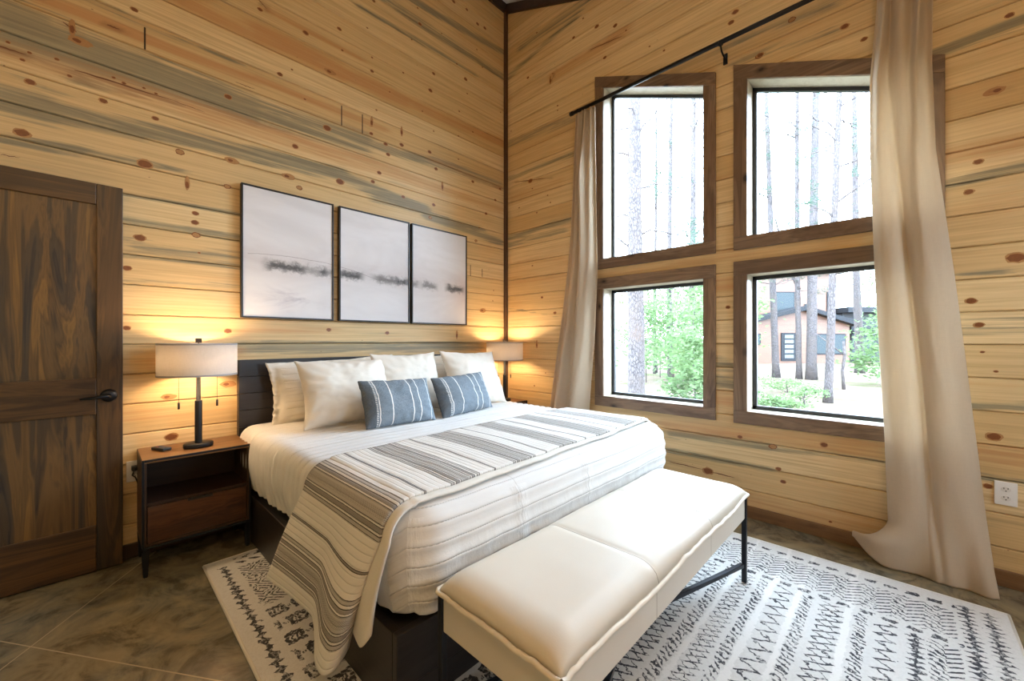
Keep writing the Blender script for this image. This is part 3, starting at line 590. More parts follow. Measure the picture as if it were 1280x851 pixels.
lamp('black stem table lamp with linen drum shade, glowing in the room corner', (-0.243, -0.225, 0.606))

root = tag(empty('remote_control', (-2.868, -0.145, 0.606), math.radians(25)), 'small black remote control on the nightstand beside the lamp base', 'remote control')
bm = BM(); box(bm, -.022, .022, -.05, .05, .001, .016, .004); obj('casing', bm, DARKSLOT, root)
BUTTON = plain('grey rubber button', (0.10, 0.10, 0.11), 0.6); RED = plain('red button', (0.30, 0.03, 0.02), 0.5)
for i in range(4):
    for j in range(2):
        bm = BM(); box(bm, -.013 + j * .015, -.002 + j * .015, -.038 + i * .018, -.028 + i * .018, .0155, .018, .001); obj('button', bm, RED if (i, j) == (3, 0) else BUTTON, root)

# ------------------------------------------------------------------ outlets
def outlet(label, loc, rz, plug=False):
    root = tag(empty('wall_outlet', loc, rz), label, 'outlet')
    bm = BM(); box(bm, -.037, .037, -.006, 0, 0, .116, .002); pl = obj('cover_plate', bm, WHITE, root)
    for z in (.036, .079):
        bm = BM(); lathe(bm, [(0, 0), (.017, 0), (.0165, .002), (0, .0022)], seg=28, sy=.82); o = obj('receptacle', bm, OFFWHITE, root); o.location = (0, -.0058, z); o.rotation_euler = (PI / 2, 0, 0)
        b2 = BM()
        for x in (-.0065, .0065): box(b2, x - .0013, x + .0013, -.0088, -.0078, z + .001, z + .009, 0)
        tube(b2, [(0, -.0078, z - .007), (0, -.0088, z - .007)], .0026, 10)
        s = obj('slots', b2, DARKSLOT, root)
    bm = BM(); tube(bm, [(0, -.0058, .0575), (0, -.0072, .0575)], .0028, 10); obj('screw', bm, OFFWHITE, root)
    return root
outlet('white duplex outlet on the plank wall right of the long curtain', (-0.0008, -3.485, 0.401), -PI / 2)
outlet('white outlet on the wall between the door and the nightstand', (-2.967, -0.0008, 0.424), 0)
root = tag(empty('power_plug', (-2.972, -0.0148, 0.503)), 'dark plug with its cord in the outlet behind the nightstand', 'plug')
bm = BM(); box(bm, -.012, .012, -.034, 0.0045, -.012, .012, .003); obj('plug_body', bm, DARKSLOT, root)
bm = BM(); tube(bm, [(0, -.034, 0), (-.003, -.048, -.004), (-.010, -.046, -.03), (.004, -.026, -.05), (.018, -.012, -.10), (.05, -.0095, -.16), (.12, -.0095, -.26), (.2, -.0095, -.33)], .0032, 8); obj('cord', bm, DARKSLOT, root, True)

# ------------------------------------------------------------------ bed
BX0, BX1 = -2.475, -0.515
root = tag(empty('bed', ((BX0 + BX1) / 2, -0.024, 0.0)), 'king bed with a near black plank headboard and low panel frame', 'bed')
ox, oy = root.location.x, root.location.y
hb0, hb1 = -2.488 - ox, -0.505 - ox
bm = BM()
for k in range(10): box(bm, hb0, hb1, -.052, 0, .012 + .108 * k, .012 + .108 * (k + 1) - .0015, .002)
obj('headboard', bm, HEAD, root)
for x in (BX0, BX1 - .03):
    bm = BM(); box(bm, x - ox, x + .03 - ox, -1.928, -.0525, .0135, .29, .003); obj('side_rail', bm, BEDRAIL, root)
bm = BM(); box(bm, BX0 - ox + .0005, BX1 - ox - .0005, -1.955, -1.9285, .108, .29, .003); box(bm, BX0 - ox + .0005, BX1 - ox - .0005, -1.953, -1.9285, .0135, .106, .003); obj('foot_panel', bm, HEAD, root)
bm = BM(); box(bm, BX0 - ox + .0305, BX1 - ox - .0305, -1.928, -.0525, .255, .275, .002); obj('platform_deck', bm, BEDRAIL, root)
bm = BM(); box(bm, -.92, .92, -1.86, -.03, 0, .335, .05, seg=3)
tag(obj('mattress', bm, fabric('white mattress ticking', (0.7, 0.69, 0.66)), None, True, (ox, -.058, .276)), 'thick white mattress tucked under the quilt on the black bed frame', 'mattress')

# ------------------------------------------------------------------ quilt
QX0, QX1, QY0, QY1 = -2.492, -0.502, -0.13, -2.035      # outer sizes
QT = 0.672
def quilt_material():
    m = M('white channel stitched quilt'); m.set(rough=0.85, spec=0.2, sheen=0.1)
    uvn = m.new('ShaderNodeUVMap'); uvn.uv_map = 'UVMap'; sp = m.new('ShaderNodeSeparateXYZ'); m.link(uvn.outputs[0], sp.inputs[0])
    a, c = X(m.nt, sp.outputs[0]), X(m.nt, sp.outputs[1])
    x, y, z = m.geo()
    f = ((c / 0.062).fract() - 0.5).abs() * 2.0            # 1 at seam
    seam = ((a - (-2.409)).abs()).min((a - (-1.960)).abs()).min((a - (-1.491)).abs()); sl = seam.lt(0.0022) * c.lt(-1.9); pk = seam.smooth(0.055, 0.0) * c.lt(-2.02)
    st = (f.gt(0.955) * (a / 0.011).fract().gt(0.45)).max(sl * 0.7)
    wv = m.noise(m.vec(x, y, z), 480.0, 2); wr = m.noise(m.vec(a * 14.0, c * 40.0, 0.0), 1.0, 3, 0.6); w2 = m.noise(m.vec(a * 75.0, c * 16.0, 6.0), 1.0, 4, 0.6) * pk; w3 = m.noise(m.vec(a * 22.0, c * 9.0, 2.0), 1.0, 4, 0.6) * c.smooth(-2.02, -2.3)
    col = m.mix(wr, (0.765, 0.755, 0.735), (0.70, 0.69, 0.67)); col = m.mix(st * 0.55, col, (0.40, 0.37, 0.34)); m.color(col)
    m.bump((1.0 - f.pow(10.0)) * 1.0 + wv * 0.1 + wr * 0.25 + w2 * 2.2 + w3 * 2.0, 0.6, 0.006); return m.m
QUILT = quilt_material()
def qtop(x, y):
    e = min(x - QX0, QX1 - x, y - QY1) 
    return QT + 0.010 * min(1, max(0, e / 0.5)) + 0.006 * fb((x * 2.2, y * 2.2, 1.0))
def make_quilt():
    re, rc = 0.085, 0.075
    xi0, xi1, yi1 = QX0 + re, QX1 - re, QY1 + re
    nx, ny = 120, 130
    xs = np.linspace(xi0, xi1, nx); ys = np.linspace(QY0, yi1, ny)
    verts, uvs = [], []; idx = np.zeros((nx, ny), int)
    for i, x in enumerate(xs):
        for j, y in enumerate(ys):
            px, py = x, y
            ax = max(0, (xi0 + rc) - x, x - (xi1 - rc)); ay = max(0, (yi1 + rc) - y)
            if ax > 0 and ay > 0:
                s = max(ax, ay) / math.hypot(ax, ay); sx = -1 if x < 0.5 * (xi0 + xi1) else 1
                px = (xi0 + rc - ax * s) if sx < 0 else (xi1 - rc + ax * s); py = yi1 + rc - ay * s
            idx[i, j] = len(verts); verts.append((px, py, qtop(px, py) + 0.004 * math.cos(2 * PI * y / 0.062))); uvs.append((x, y))
    faces = [(idx[i, j], idx[i, j + 1], idx[i + 1, j + 1], idx[i + 1, j]) for i in range(nx - 1) for j in range(ny - 1)]
    ring = [(0, j) for j in range(ny)] + [(i, ny - 1) for i in range(1, nx)] + [(nx - 1, j) for j in range(ny - 2, -1, -1)]
    N = len(ring); prev = [int(idx[r]) for r in ring]
    steps = [('arc', a) for a in np.linspace(PI / 14, PI / 2, 7)] + [('drop', t) for t in np.linspace(0.03, 1.0, 26)]
    P = np.array([verts[k] for k in prev]); UV0 = np.array([uvs[k] for k in prev])
    Nn = np.zeros((N, 2))
    for k, (i, j) in enumerate(ring):
        px, py = P[k, :2]
        cx = min(max(px, xi0 + rc), xi1 - rc); cy = max(py, yi1 + rc)
        d = np.array([px - cx, py - cy]); l = np.linalg.norm(d)
        Nn[k] = d / l if l > 1e-6 else (0, 0)
    # far from corners
    for k, (i, j) in enumerate(ring):
        if j < ny - 1 and i in (0, nx - 1) and P[k, 1] > yi1 + rc - 1e-6: Nn[k] = (-1 if i == 0 else 1, 0)
        elif j == ny - 1 and xi0 + rc < P[k, 0] < xi1 - rc: Nn[k] = (0, -1)
    for kind, t in steps:
        cur = []
        for k in range(N):
            nrm = Nn[k]; foot = max(0.0, -nrm[1]); fc = 1.0 if foot > 0.35 else 0.0; left = max(0, -nrm[0])
            px, py, pz = P[k]; u0, v0 = UV0[k]
            along = px * foot + py * (1 - foot)
            z_edge = pz; hem = 0.335 - 0.02 * foot + 0.015 * math.sin(along * 5.0) + 0.012 * fb((px * 3, py * 3, 5.0))
            if kind == 'arc':
                off = re * math.sin(t); z = z_edge - re * (1 - math.cos(t)); arc = re * t; dr = 0
            else:
                zb = z_edge - re; z = zb + (hem - zb) * t; dr = t
                off = re; arc = re * PI / 2 + (zb - z)
            c = v0 - arc * fc
            w = (0.0055 - 0.002 * fc) * math.cos(2 * PI * c / 0.062)
            if kind == 'drop':
                w += t * (0.010 * fb((along * 5.0, z * 2.0, 3.0 + foot)) + 0.018 * t * fb((along * 9.0, z * 3.0, 9.0)))
                w += 0.010 * math.sin(PI * t) - 0.022 * t * t
                if foot > 0.5: w += 0.008 * fb((along * 16.0, z * 9.0, 1.0)) * t
            off += w
            nu = (u0 + (0 if foot > .5 else 0)) if foot > 0.3 else u0 + arc * nrm[0]
            verts.append((px + nrm[0] * off, py + nrm[1] * off, z)); uvs.append((nu, c)); cur.append(len(verts) - 1)
        for k in range(N - 1): faces.append((prev[k], cur[k], cur[k + 1], prev[k + 1]))
        prev = cur
    me = bpy.data.meshes.new('quilt'); me.from_pydata(verts, [], [tuple(int(q) for q in f) for f in faces])
    l = me.uv_layers.new(name='UVMap'); id2 = np.zeros(len(me.loops), np.int32); me.loops.foreach_get('vertex_index', id2)
    l.data.foreach_set('uv', np.array(uvs, np.float32)[id2].ravel())
    o = obj('quilt', me, QUILT, None, True); solidify(o, 0.008, -1)
    bm = bmesh.new(); bm.from_mesh(me); bmesh.ops.recalc_face_normals(bm, faces=bm.faces); bm.to_mesh(me); bm.free()
    tag(o, 'white channel stitched quilt spread over the whole bed', 'quilt'); return o
make_quilt()

# ------------------------------------------------------------------ striped throw
def throw_material():
    m = M('striped woven throw'); m.set(rough=0.9, spec=0.15)
    uvn = m.new('ShaderNodeUVMap'); uvn.uv_map = 'UVMap'; sp = m.new('ShaderNodeSeparateXYZ'); m.link(uvn.outputs[0], sp.inputs[0])
    d, a = X(m.nt, sp.outputs[0]), X(m.nt, sp.outputs[1])
    x, y, z = m.geo()
    nz = m.noise(m.vec(d * 300.0, a * 90.0, 0.0), 1.0, 2)
    t = ((d + (nz - 0.5) * 0.0015) / 0.34).fract()
    ramp = m.new('ShaderNodeValToRGB'); ramp.color_ramp.interpolation = 'CONSTANT'; m.link(t, ramp.inputs[0])
    Wc, K, Md, Lt = (0.77, 0.745, 0.70, 1), (0.065, 0.06, 0.056, 1), (0.27, 0.25, 0.23, 1), (0.46, 0.435, 0.40, 1)
    stops = [(0, Wc), (.012, K), (.022, Md), (.038, K), (.046, Wc), (.275, K), (.283, Lt), (.318, K), (.326, Wc), (.355, K), (.362, Md), (.395, K), (.402, Wc), (.415, K), (.425, Lt), (.455, Md), (.535, Lt), (.560, K), (.57, Wc), (.585, K), (.592, Md), (.63, K), (.637, Wc), (.66, K), (.668, Lt), (.70, K), (.708, Wc)]
    cr = ramp.color_ramp
    cr.elements[0].position = 0; cr.elements[0].color = stops[0][1]; cr.elements[1].position = stops[1][0]; cr.elements[1].color = stops[1][1]
    for p, c in stops[2:]: q = cr.elements.new(p); q.color = c
    dots = ((a / 0.0095).fract().gt(0.5) - ((d / 0.0055).fract().gt(0.5))).abs()
    base = ramp.outputs[0]
    dark = t.band(0.455, 0.535)
    base2 = m.mix(dark * dots * 0.85, base, (0.55, 0.52, 0.48)); fleck = m.noise(m.vec(d * 700.0, a * 260.0, 3.0), 1.0, 1).gt(0.56)
    base2 = m.mix(fleck * t.band(0.275, 0.708) * 0.35, base2, (0.50, 0.47, 0.43))
    m.color(base2)
    f = ((d / 0.0243).fract() - 0.5).abs() * 2.0; wr = m.noise(m.vec(d * 20.0, a * 12.0, 0.0), 1.0, 3)
    m.bump((1.0 - f.pow(6.0)) + nz * 0.15 + wr * 0.5, 0.55, 0.005); return m.m
THROW = throw_material()
def throw_sheet(name, ya_b, ya_f, yb_pts, zb, lift, mat, parent, x_right, na=44):
    """top edge from y=ya_b (back) to ya_f (front) at the bed edge; yb_pts: list of (a, x, y, dz) bottom line"""
    xe = QX0 + 0.085
    path = []                                              # (x, z) over the bed, from right to left
    for ang in np.linspace(x_right, 0, 8): path.append((QX1 - 0.085 + (0.085 + lift) * math.sin(ang), QT - 0.085 + (0.085 + lift) * math.cos(ang), 0))
    for x in np.linspace(QX1 - 0.095, xe, 190): path.append((x, QT + lift, 0))
    for ang in np.linspace(0.12, PI / 2 * 0.92, 12): path.append((xe - (0.085 + lift) * math.sin(ang), QT - 0.085 + (0.085 + lift) * math.cos(ang), 0))
    x_s, z_s = path[-1][:2]
    for s in np.linspace(0.03, 1, 56): path.append((x_s, z_s, s))
    A = np.linspace(0, 1, na); P = np.zeros((len(path), na, 3)); UVm = np.zeros((len(path), na, 2))
    bp = np.array(yb_pts)
    d = 0.0; px = None
    for i, (x, z, s) in enumerate(path):
        for j, a in enumerate(A):
            k = min(1, max(0, (x - QX0) / (QX1 - QX0)))
            yb_ = ya_b[0] * (1 - k) + ya_b[1] * k; yf_ = ya_f[0] * (1 - k) + ya_f[1] * k
            y = yb_ + (yf_ - yb_) * a
            if s == 0:
                zz = z
                if x > xe and x < QX1 - 0.09: zz = qtop(x, y) + lift + 0.004
                P[i, j] = (x, y + 0.006 * fb((x * 3, 0, 2)), zz + 0.003 * fb((x * 9, y * 4, 3)))
            else:
                bx = np.interp(a, bp[:, 0], bp[:, 1]); by = np.interp(a, bp[:, 0], bp[:, 2]); bz = zb + np.interp(a, bp[:, 0], bp[:, 3])
                e = s ** 1.15; bel = 0.012 * math.sin(PI * s)
                P[i, j] = (x + (bx - x) * e - bel, y + (by - y) * s, z + (bz - z) * s)
        mid = P[i, na // 2] if s == 0 else None
        if px is not None: d += (np.linalg.norm(P[i] - P[i - 1], axis=1).mean())
        px = 1
        UVm[i, :, 0] = d; UVm[i, :, 1] = A * abs(ya_f[0] - ya_b[0])
    # shift pattern so that a dense band is centred at x=-2.52 on the shoulder
    k0 = next(i for i, q in enumerate(path) if q[2] == 0 and q[0] <= -2.17)
    UVm[:, :, 0] += (0.54 * 0.34 - UVm[k0, 0, 0]) + 0.34 * 12
    if len(bp) > 3:
        # smooth kinks of the hanging folds
        for _ in range(3): P[-57:, 1:-1] = 0.5 * P[-57:, 1:-1] + 0.25 * (P[-57:, :-2] + P[-57:, 2:])
    me = grid_mesh(P, uv=UVm, name=name); o = obj(name, me, mat, parent, True); solidify(o, 0.009, 0.0); return o
root = tag(empty('throw_blanket', (0, 0, 0)), 'striped cream and charcoal throw across the foot of the bed, hanging to the rug', 'throw blanket')
throw_sheet('striped_layer', (-1.300, -1.25), (-1.945, -1.885), [(0, -2.618, -1.170, .0), (.22, -2.590, -1.36, 0), (.50, -2.572, -1.57, .005), (.62, -2.600, -1.66, -.03), (.74, -2.632, -1.74, -.035), (.86, -2.640, -1.825, -.03), (.95, -2.606, -1.845, -.015), (1, -2.55, -1.80, .0)], .205, .020, THROW, root, 0.75)
PLAINTHROW = fabric('undyed side of the throw', (0.74, 0.70, 0.63))
throw_sheet('folded_under_layer', (-1.70, -1.72), (-1.985, -1.90), [(0, -2.535, -1.74, 0.03), (.5, -2.545, -1.85, -0.01), (.85, -2.55, -1.90, -.02), (1, -2.53, -1.925, .03)], .27, .010, PLAINTHROW, root, 0.6, 20)

# ------------------------------------------------------------------ pillows
def pillow_mesh(w, h, t, cave=0.09, seed=0, wr=1.0, flange=0.0, n=56):
    """standing pillow: x width, z up from 0, y thickness"""
    us = np.linspace(-1, 1, n); P = {}
    verts, faces, uvs = [], [], []
    def pt(u, v, side):
        x = w / 2 * u * (1 - cave * (1 - v * v) * abs(u)); z = h / 2 * v * (1 - cave * (1 - u * u) * abs(v))
        fu, fv = min(1, abs(u) / (1 - flange)), min(1, abs(v) / (1 - flange))
        th = (max(0, 1 - fu ** 2.6) ** 0.62) * (max(0, 1 - fv ** 2.6) ** 0.62)
        edge = max(abs(u), abs(v))
        wn = fb((u * 1.6 + seed, v * 1.6, seed * 3.1)) * 0.10 + fb((u * 4 + seed, v * 4, side)) * 0.035
        rad = math.atan2(v, u); wn += 0.075 * wr * math.sin(rad * 19 + seed) * sstep(0.55, 0.95, edge) * (1 - sstep(0.95, 1.0, edge))
        th *= (1 + 1.2 * wn); th *= 1 - 0.12 * v
        y = side * (t / 2 * th + 0.004)
        if flange and edge > 1 - flange: y = side * 0.004 + 0.022 * fb((u * 9 + seed, v * 9, seed)) * sstep(1 - flange, 1, edge)
        return (x + 0.004 * fb((u * 3, v * 3, seed + 4)), y, z + h / 2 + 0.006 * wr * fb((u * 3 + 9, v * 3, seed)))
    for side in (-1, 1):
        idx = {}
        for i, u in enumerate(us):
            for j, v in enumerate(us):
                idx[i, j] = len(verts); verts.append(pt(u, v, side)); uvs.append(((u + 1) / 2, (v + 1) / 2))
        for i in range(n - 1):
            for j in range(n - 1):
                f = (idx[i, j], idx[i + 1, j], idx[i + 1, j + 1], idx[i, j + 1]); faces.append(f if side < 0 else f[::-1])
    m = n * n
    bd = [(i, 0) for i in range(n - 1)] + [(n - 1, j) for j in range(n - 1)] + [(i, n - 1) for i in range(n - 1, 0, -1)] + [(0, j) for j in range(n - 1, 0, -1)]
    for k in range(len(bd)):
        a = bd[k]; b = bd[(k + 1) % len(bd)]; ia, ib = a[0] * n + a[1], b[0] * n + b[1]; faces.append((ib, ia, ia + m, ib + m))
    me = bpy.data.meshes.new('pillow'); me.from_pydata(verts, [], faces)
    l = me.uv_layers.new(name='UVMap'); idn = np.zeros(len(me.loops), np.int32); me.loops.foreach_get('vertex_index', idn)
    l.data.foreach_set('uv', np.array(uvs, np.float32)[idn].ravel()); me.polygons.foreach_set('use_smooth', [True] * len(me.polygons)); me.update()
    return me
def lumbar_material():
    m = M('blue chambray with white stripes'); m.set(rough=0.9, spec=0.15)
    uvn = m.new('ShaderNodeUVMap'); uvn.uv_map = 'UVMap'; sp = m.new('ShaderNodeSeparateXYZ'); m.link(uvn.outputs[0], sp.inputs[0])
    u, v = X(m.nt, sp.outputs[0]), X(m.nt, sp.outputs[1])
    a = m.noise(m.vec(u * 260.0, v * 40.0, 0.0), 1.0, 3, 0.7); b = m.noise(m.vec(u * 45.0, v * 170.0, 3.0), 1.0, 3, 0.7)
    col = m.mix(((a + b) - 0.5).smooth(0.25, 0.75), (0.080, 0.108, 0.135), (0.29, 0.335, 0.375))
    u2 = u + (b - 0.5) * 0.004
    st = None
    for p, wd in ((0.155, .006), (0.325, .006), (0.62, .006), (0.735, .006), (0.925, .005)):
        q = (u2 - p).abs().lt(wd); st = q if st is None else st.max(q)
    tw = (u2 - 0.125).abs().lt(.010) * (v * 26.0 + u * 20.0).fract().gt(0.45)
    col = m.mix(st.max(tw * 0.7), col, (0.78, 0.765, 0.73)); col = m.mix(u.lt(0.112) * 0.55, col, (0.06, 0.065, 0.075))
    m.color(col); m.bump(a + b + st * 1.0, 0.4, 0.002); return m.m
LUMBAR = lumbar_material()
LUM_WELT = plain('blue grey welt', (0.20, 0.24, 0.29), 0.9)
def sham_material():
    m = M('cream channel quilted sham'); m.set(rough=0.9, spec=0.15)
    uvn = m.new('ShaderNodeUVMap'); uvn.uv_map = 'UVMap'; sp = m.new('ShaderNodeSeparateXYZ'); m.link(uvn.outputs[0], sp.inputs[0])
    u, v = X(m.nt, sp.outputs[0]), X(m.nt, sp.outputs[1])
    f = ((v * 9.0).fract() - 0.5).abs() * 2.0; inn = u.band(0.08, 0.92) * v.band(0.1, 0.9)
    n = m.noise(m.vec(u * 60.0, v * 60.0, 0.0), 1.0, 3)
    st = f.gt(0.93) * (u * 70.0).fract().gt(0.5) * inn
    m.color(m.mix(st * 0.35, m.mix(n, (0.78, 0.74, 0.66), (0.72, 0.68, 0.60)), (0.45, 0.38, 0.30)))
    m.bump((1.0 - f.pow(6.0)) * inn + n * 0.2, 0.5, 0.006); return m.m
SHAMQ = sham_material()
def pillow(name, label, cat, group, w, h, t, xc, y, lean, yaw=0.0, roll=0.0, mat=None, seed=0, z=None, **kw):
    me = pillow_mesh(w, h, t, seed=seed, **kw)
    o = obj(name, me, mat, None, True)
    o.rotation_mode = 'XYZ'
    o.rotation_euler = (-math.radians(lean), math.radians(roll), math.radians(yaw))
    zz = z if z is not None else qtop(xc, y) + 0.004
    o.location = (xc, y, zz); return tag(o, label, cat, group)
pillow('pillow_sham', 'cream quilted sham leaning on the headboard nearest the left lamp', 'pillow', None, 0.90, 0.41, 0.17, -1.90, -0.238, 10, roll=-2.0, mat=SHAMQ, seed=1, flange=0.08, cave=0.065, z=0.684)
pillow('pillow_sham', 'cream quilted sham on the headboard, peeking out behind two square pillows near the corner lamp', 'pillow', None, 0.90, 0.41, 0.17, -1.00, -0.238, 10, mat=SHAMQ, seed=2, flange=0.08, cave=0.02)
sq = 'square linen pillows on the bed'
pillow('throw_pillow', 'square cream linen pillow left of the three, in front of the quilted sham', 'pillow', sq, 0.60, 0.44, 0.20, -1.975, -0.60, 24, yaw=-1, mat=CREAM, seed=3)
pillow('throw_pillow', 'square cream linen pillow in the middle of the three, behind the first blue one', 'pillow', sq, 0.56, 0.465, 0.17, -1.49, -0.56, 21, yaw=2, mat=CREAM, seed=4)
pillow('throw_pillow', 'square cream linen pillow right of the three, nearest the corner lamp', 'pillow', sq, 0.59, 0.48, 0.19, -0.915, -0.63, 24, yaw=1.5, roll=1.5, mat=CREAM, seed=5)
lg = 'blue striped lumbar pillows'
pillow('lumbar_pillow', 'blue lumbar pillow with white stripes, the larger looking one nearer the door', 'pillow', lg, 0.495, 0.30, 0.14, -1.77, -0.845, 24, yaw=0.7, roll=1.5, mat=LUMBAR, seed=6, cave=0.035)
pillow('lumbar_pillow', 'blue lumbar pillow with white stripes, nearer the window and tilted', 'pillow', lg, 0.51, 0.295, 0.14, -1.215, -0.83, 24, yaw=5.4, roll=-1.7, mat=LUMBAR, seed=7, cave=0.035)

# ------------------------------------------------------------------ bench
root = tag(empty('bench', (-1.636, -2.326, 0.0125)), 'cream leather bench with black steel legs at the foot of the bed', 'bench')
BW, BD = 0.765, 0.236
def cushion():
    nu, nv = 150, 48; zs = 0.437
    top = np.zeros((nu, nv, 3)); bot = np.zeros((nu, nv, 3)); uv = np.zeros((nu, nv, 2))
    for i, u in enumerate(np.linspace(-1, 1, nu)):
        for j, v in enumerate(np.linspace(-1, 1, nv)):
            du = (1 - abs(u)) * BW; dv = (1 - abs(v)) * BD
            e = lambda d, r: 1.0 if d >= r else math.sqrt(max(0, 1 - (1 - d / r) ** 2))
            th = e(du, .10) * e(dv, .075)
            seam = min(abs(u * BW - BW / 3), abs(u * BW + BW / 3))
            th *= 1 - 0.05 * math.exp(-(seam / .012) ** 2)
            x = BW * u; y = BD * v; edgew = (0.004 * fb((x * 8, y * 8, 2.0))) * (1 if max(abs(u), abs(v)) > .97 else 0)
            zed = zs + (0.005 * math.sin(x * 9 + 1) + 0.004 * fb((x * 6, y * 6, 7))) * (1 - th)
            top[i, j] = (x, y, zed + .056 * th + .0025 * fb((x * 3, y * 3, 1)) * th); bot[i, j] = (x * .995, y * .99, zed - .010 * th); uv[i, j] = (x, y)
    V = np.concatenate([top.reshape(-1, 3), bot.reshape(-1, 3)]); idx = np.arange(nu * nv).reshape(nu, nv); F = []
    for i in range(nu - 1):
        for j in range(nv - 1):
            f = (idx[i, j], idx[i + 1, j], idx[i + 1, j + 1], idx[i, j + 1]); F.append(tuple(map(int, f))); F.append(tuple(int(q + nu * nv) for q in f[::-1]))
    bd = [(i, 0) for i in range(nu - 1)] + [(nu - 1, j) for j in range(nv - 1)] + [(i, nv - 1) for i in range(nu - 1, 0, -1)] + [(0, j) for j in range(nv - 1, 0, -1)]
    for k in range(len(bd)):
        a, b = idx[bd[k]], idx[bd[(k + 1) % len(bd)]]; F.append((int(b), int(a), int(a + nu * nv), int(b + nu * nv)))
    me = bpy.data.meshes.new('cushion'); me.from_pydata(V.tolist(), [], F); me.update()
    rim = [tuple(top[q]) for q in bd]; return me, rim
m = M('cream bench leather'); m.set(rough=0.47, spec=0.35)
x, y, z = m.coord(); n = m.voro(m.vec(x, y, z), 330.0); w = m.noise(m.vec(x, y, z), 6.0, 4)
sd = (x.abs() - 0.255).abs()
col = m.mix(w, (0.66, 0.60, 0.505), (0.705, 0.65, 0.555)); m.color(m.mix(sd.lt(0.0016), col, (0.30, 0.23, 0.15))); m.bump(n, 0.10, 0.001)
BLEATHER = m.m
me, rim = cushion(); c = obj('cushion', me, BLEATHER, root, True)
bm = BM(); pts = []
for k in range(0, len(rim), 2):
    p = rim[k]; cdist = math.hypot(BW - abs(p[0]), BD - abs(p[1])); wob = 0.004 * fb((p[0] * 14, p[1] * 14, 5)) + (0.007 * fb((p[0] * 60, p[1] * 60, 2)) if cdist < .09 else 0)
    l = math.hypot(p[0] / BW, p[1] / BD) or 1
    pts.append((p[0] * 1.004 + 0.002 * np.sign(p[0]), p[1] * 1.012, p[2] - .003 + wob))
pts.append(pts[0]); tube(bm, pts, .0075, 8, caps=False); obj('piping', bm, PIPING, c, True)
bm = BM(); box(bm, -BW + .006, BW - .006, -BD + .008, BD - .008, .315, .4225, .008, seg=3); ap = obj('apron', bm, BLEATHER, root, True)
ap.data.polygons.foreach_set('use_smooth', [False] * len(ap.data.polygons))
LX, LY = BW - .014, BD - .016
for sx in (-1, 1):
    for sy in (-1, 1):
        bm = BM(); cx, cy = sx * (LX + .004), sy * (LY + .004)
        box(bm, cx - .011, cx + .011, cy - .011, cy + .011, .0005, .428, .003); obj('leg', bm, GUN, root)
for s in (-1, 1):
    a = Vector((-LX, -s * LY, .092 + .0 * s)); b = Vector((LX, s * LY, .092)); d = b - a; L = d.length
    mt = Matrix.Translation((a + b) / 2 + Vector((0, 0, 0.006 * s))) @ Matrix.Rotation(math.atan2(d.y, d.x), 4, 'Z')
    bm = BM(); box(bm, -L / 2 + .008, L / 2 - .008, -.010, .010, -.010 , .010, .002, mat=mt); obj('stretcher', bm, GUN, root)

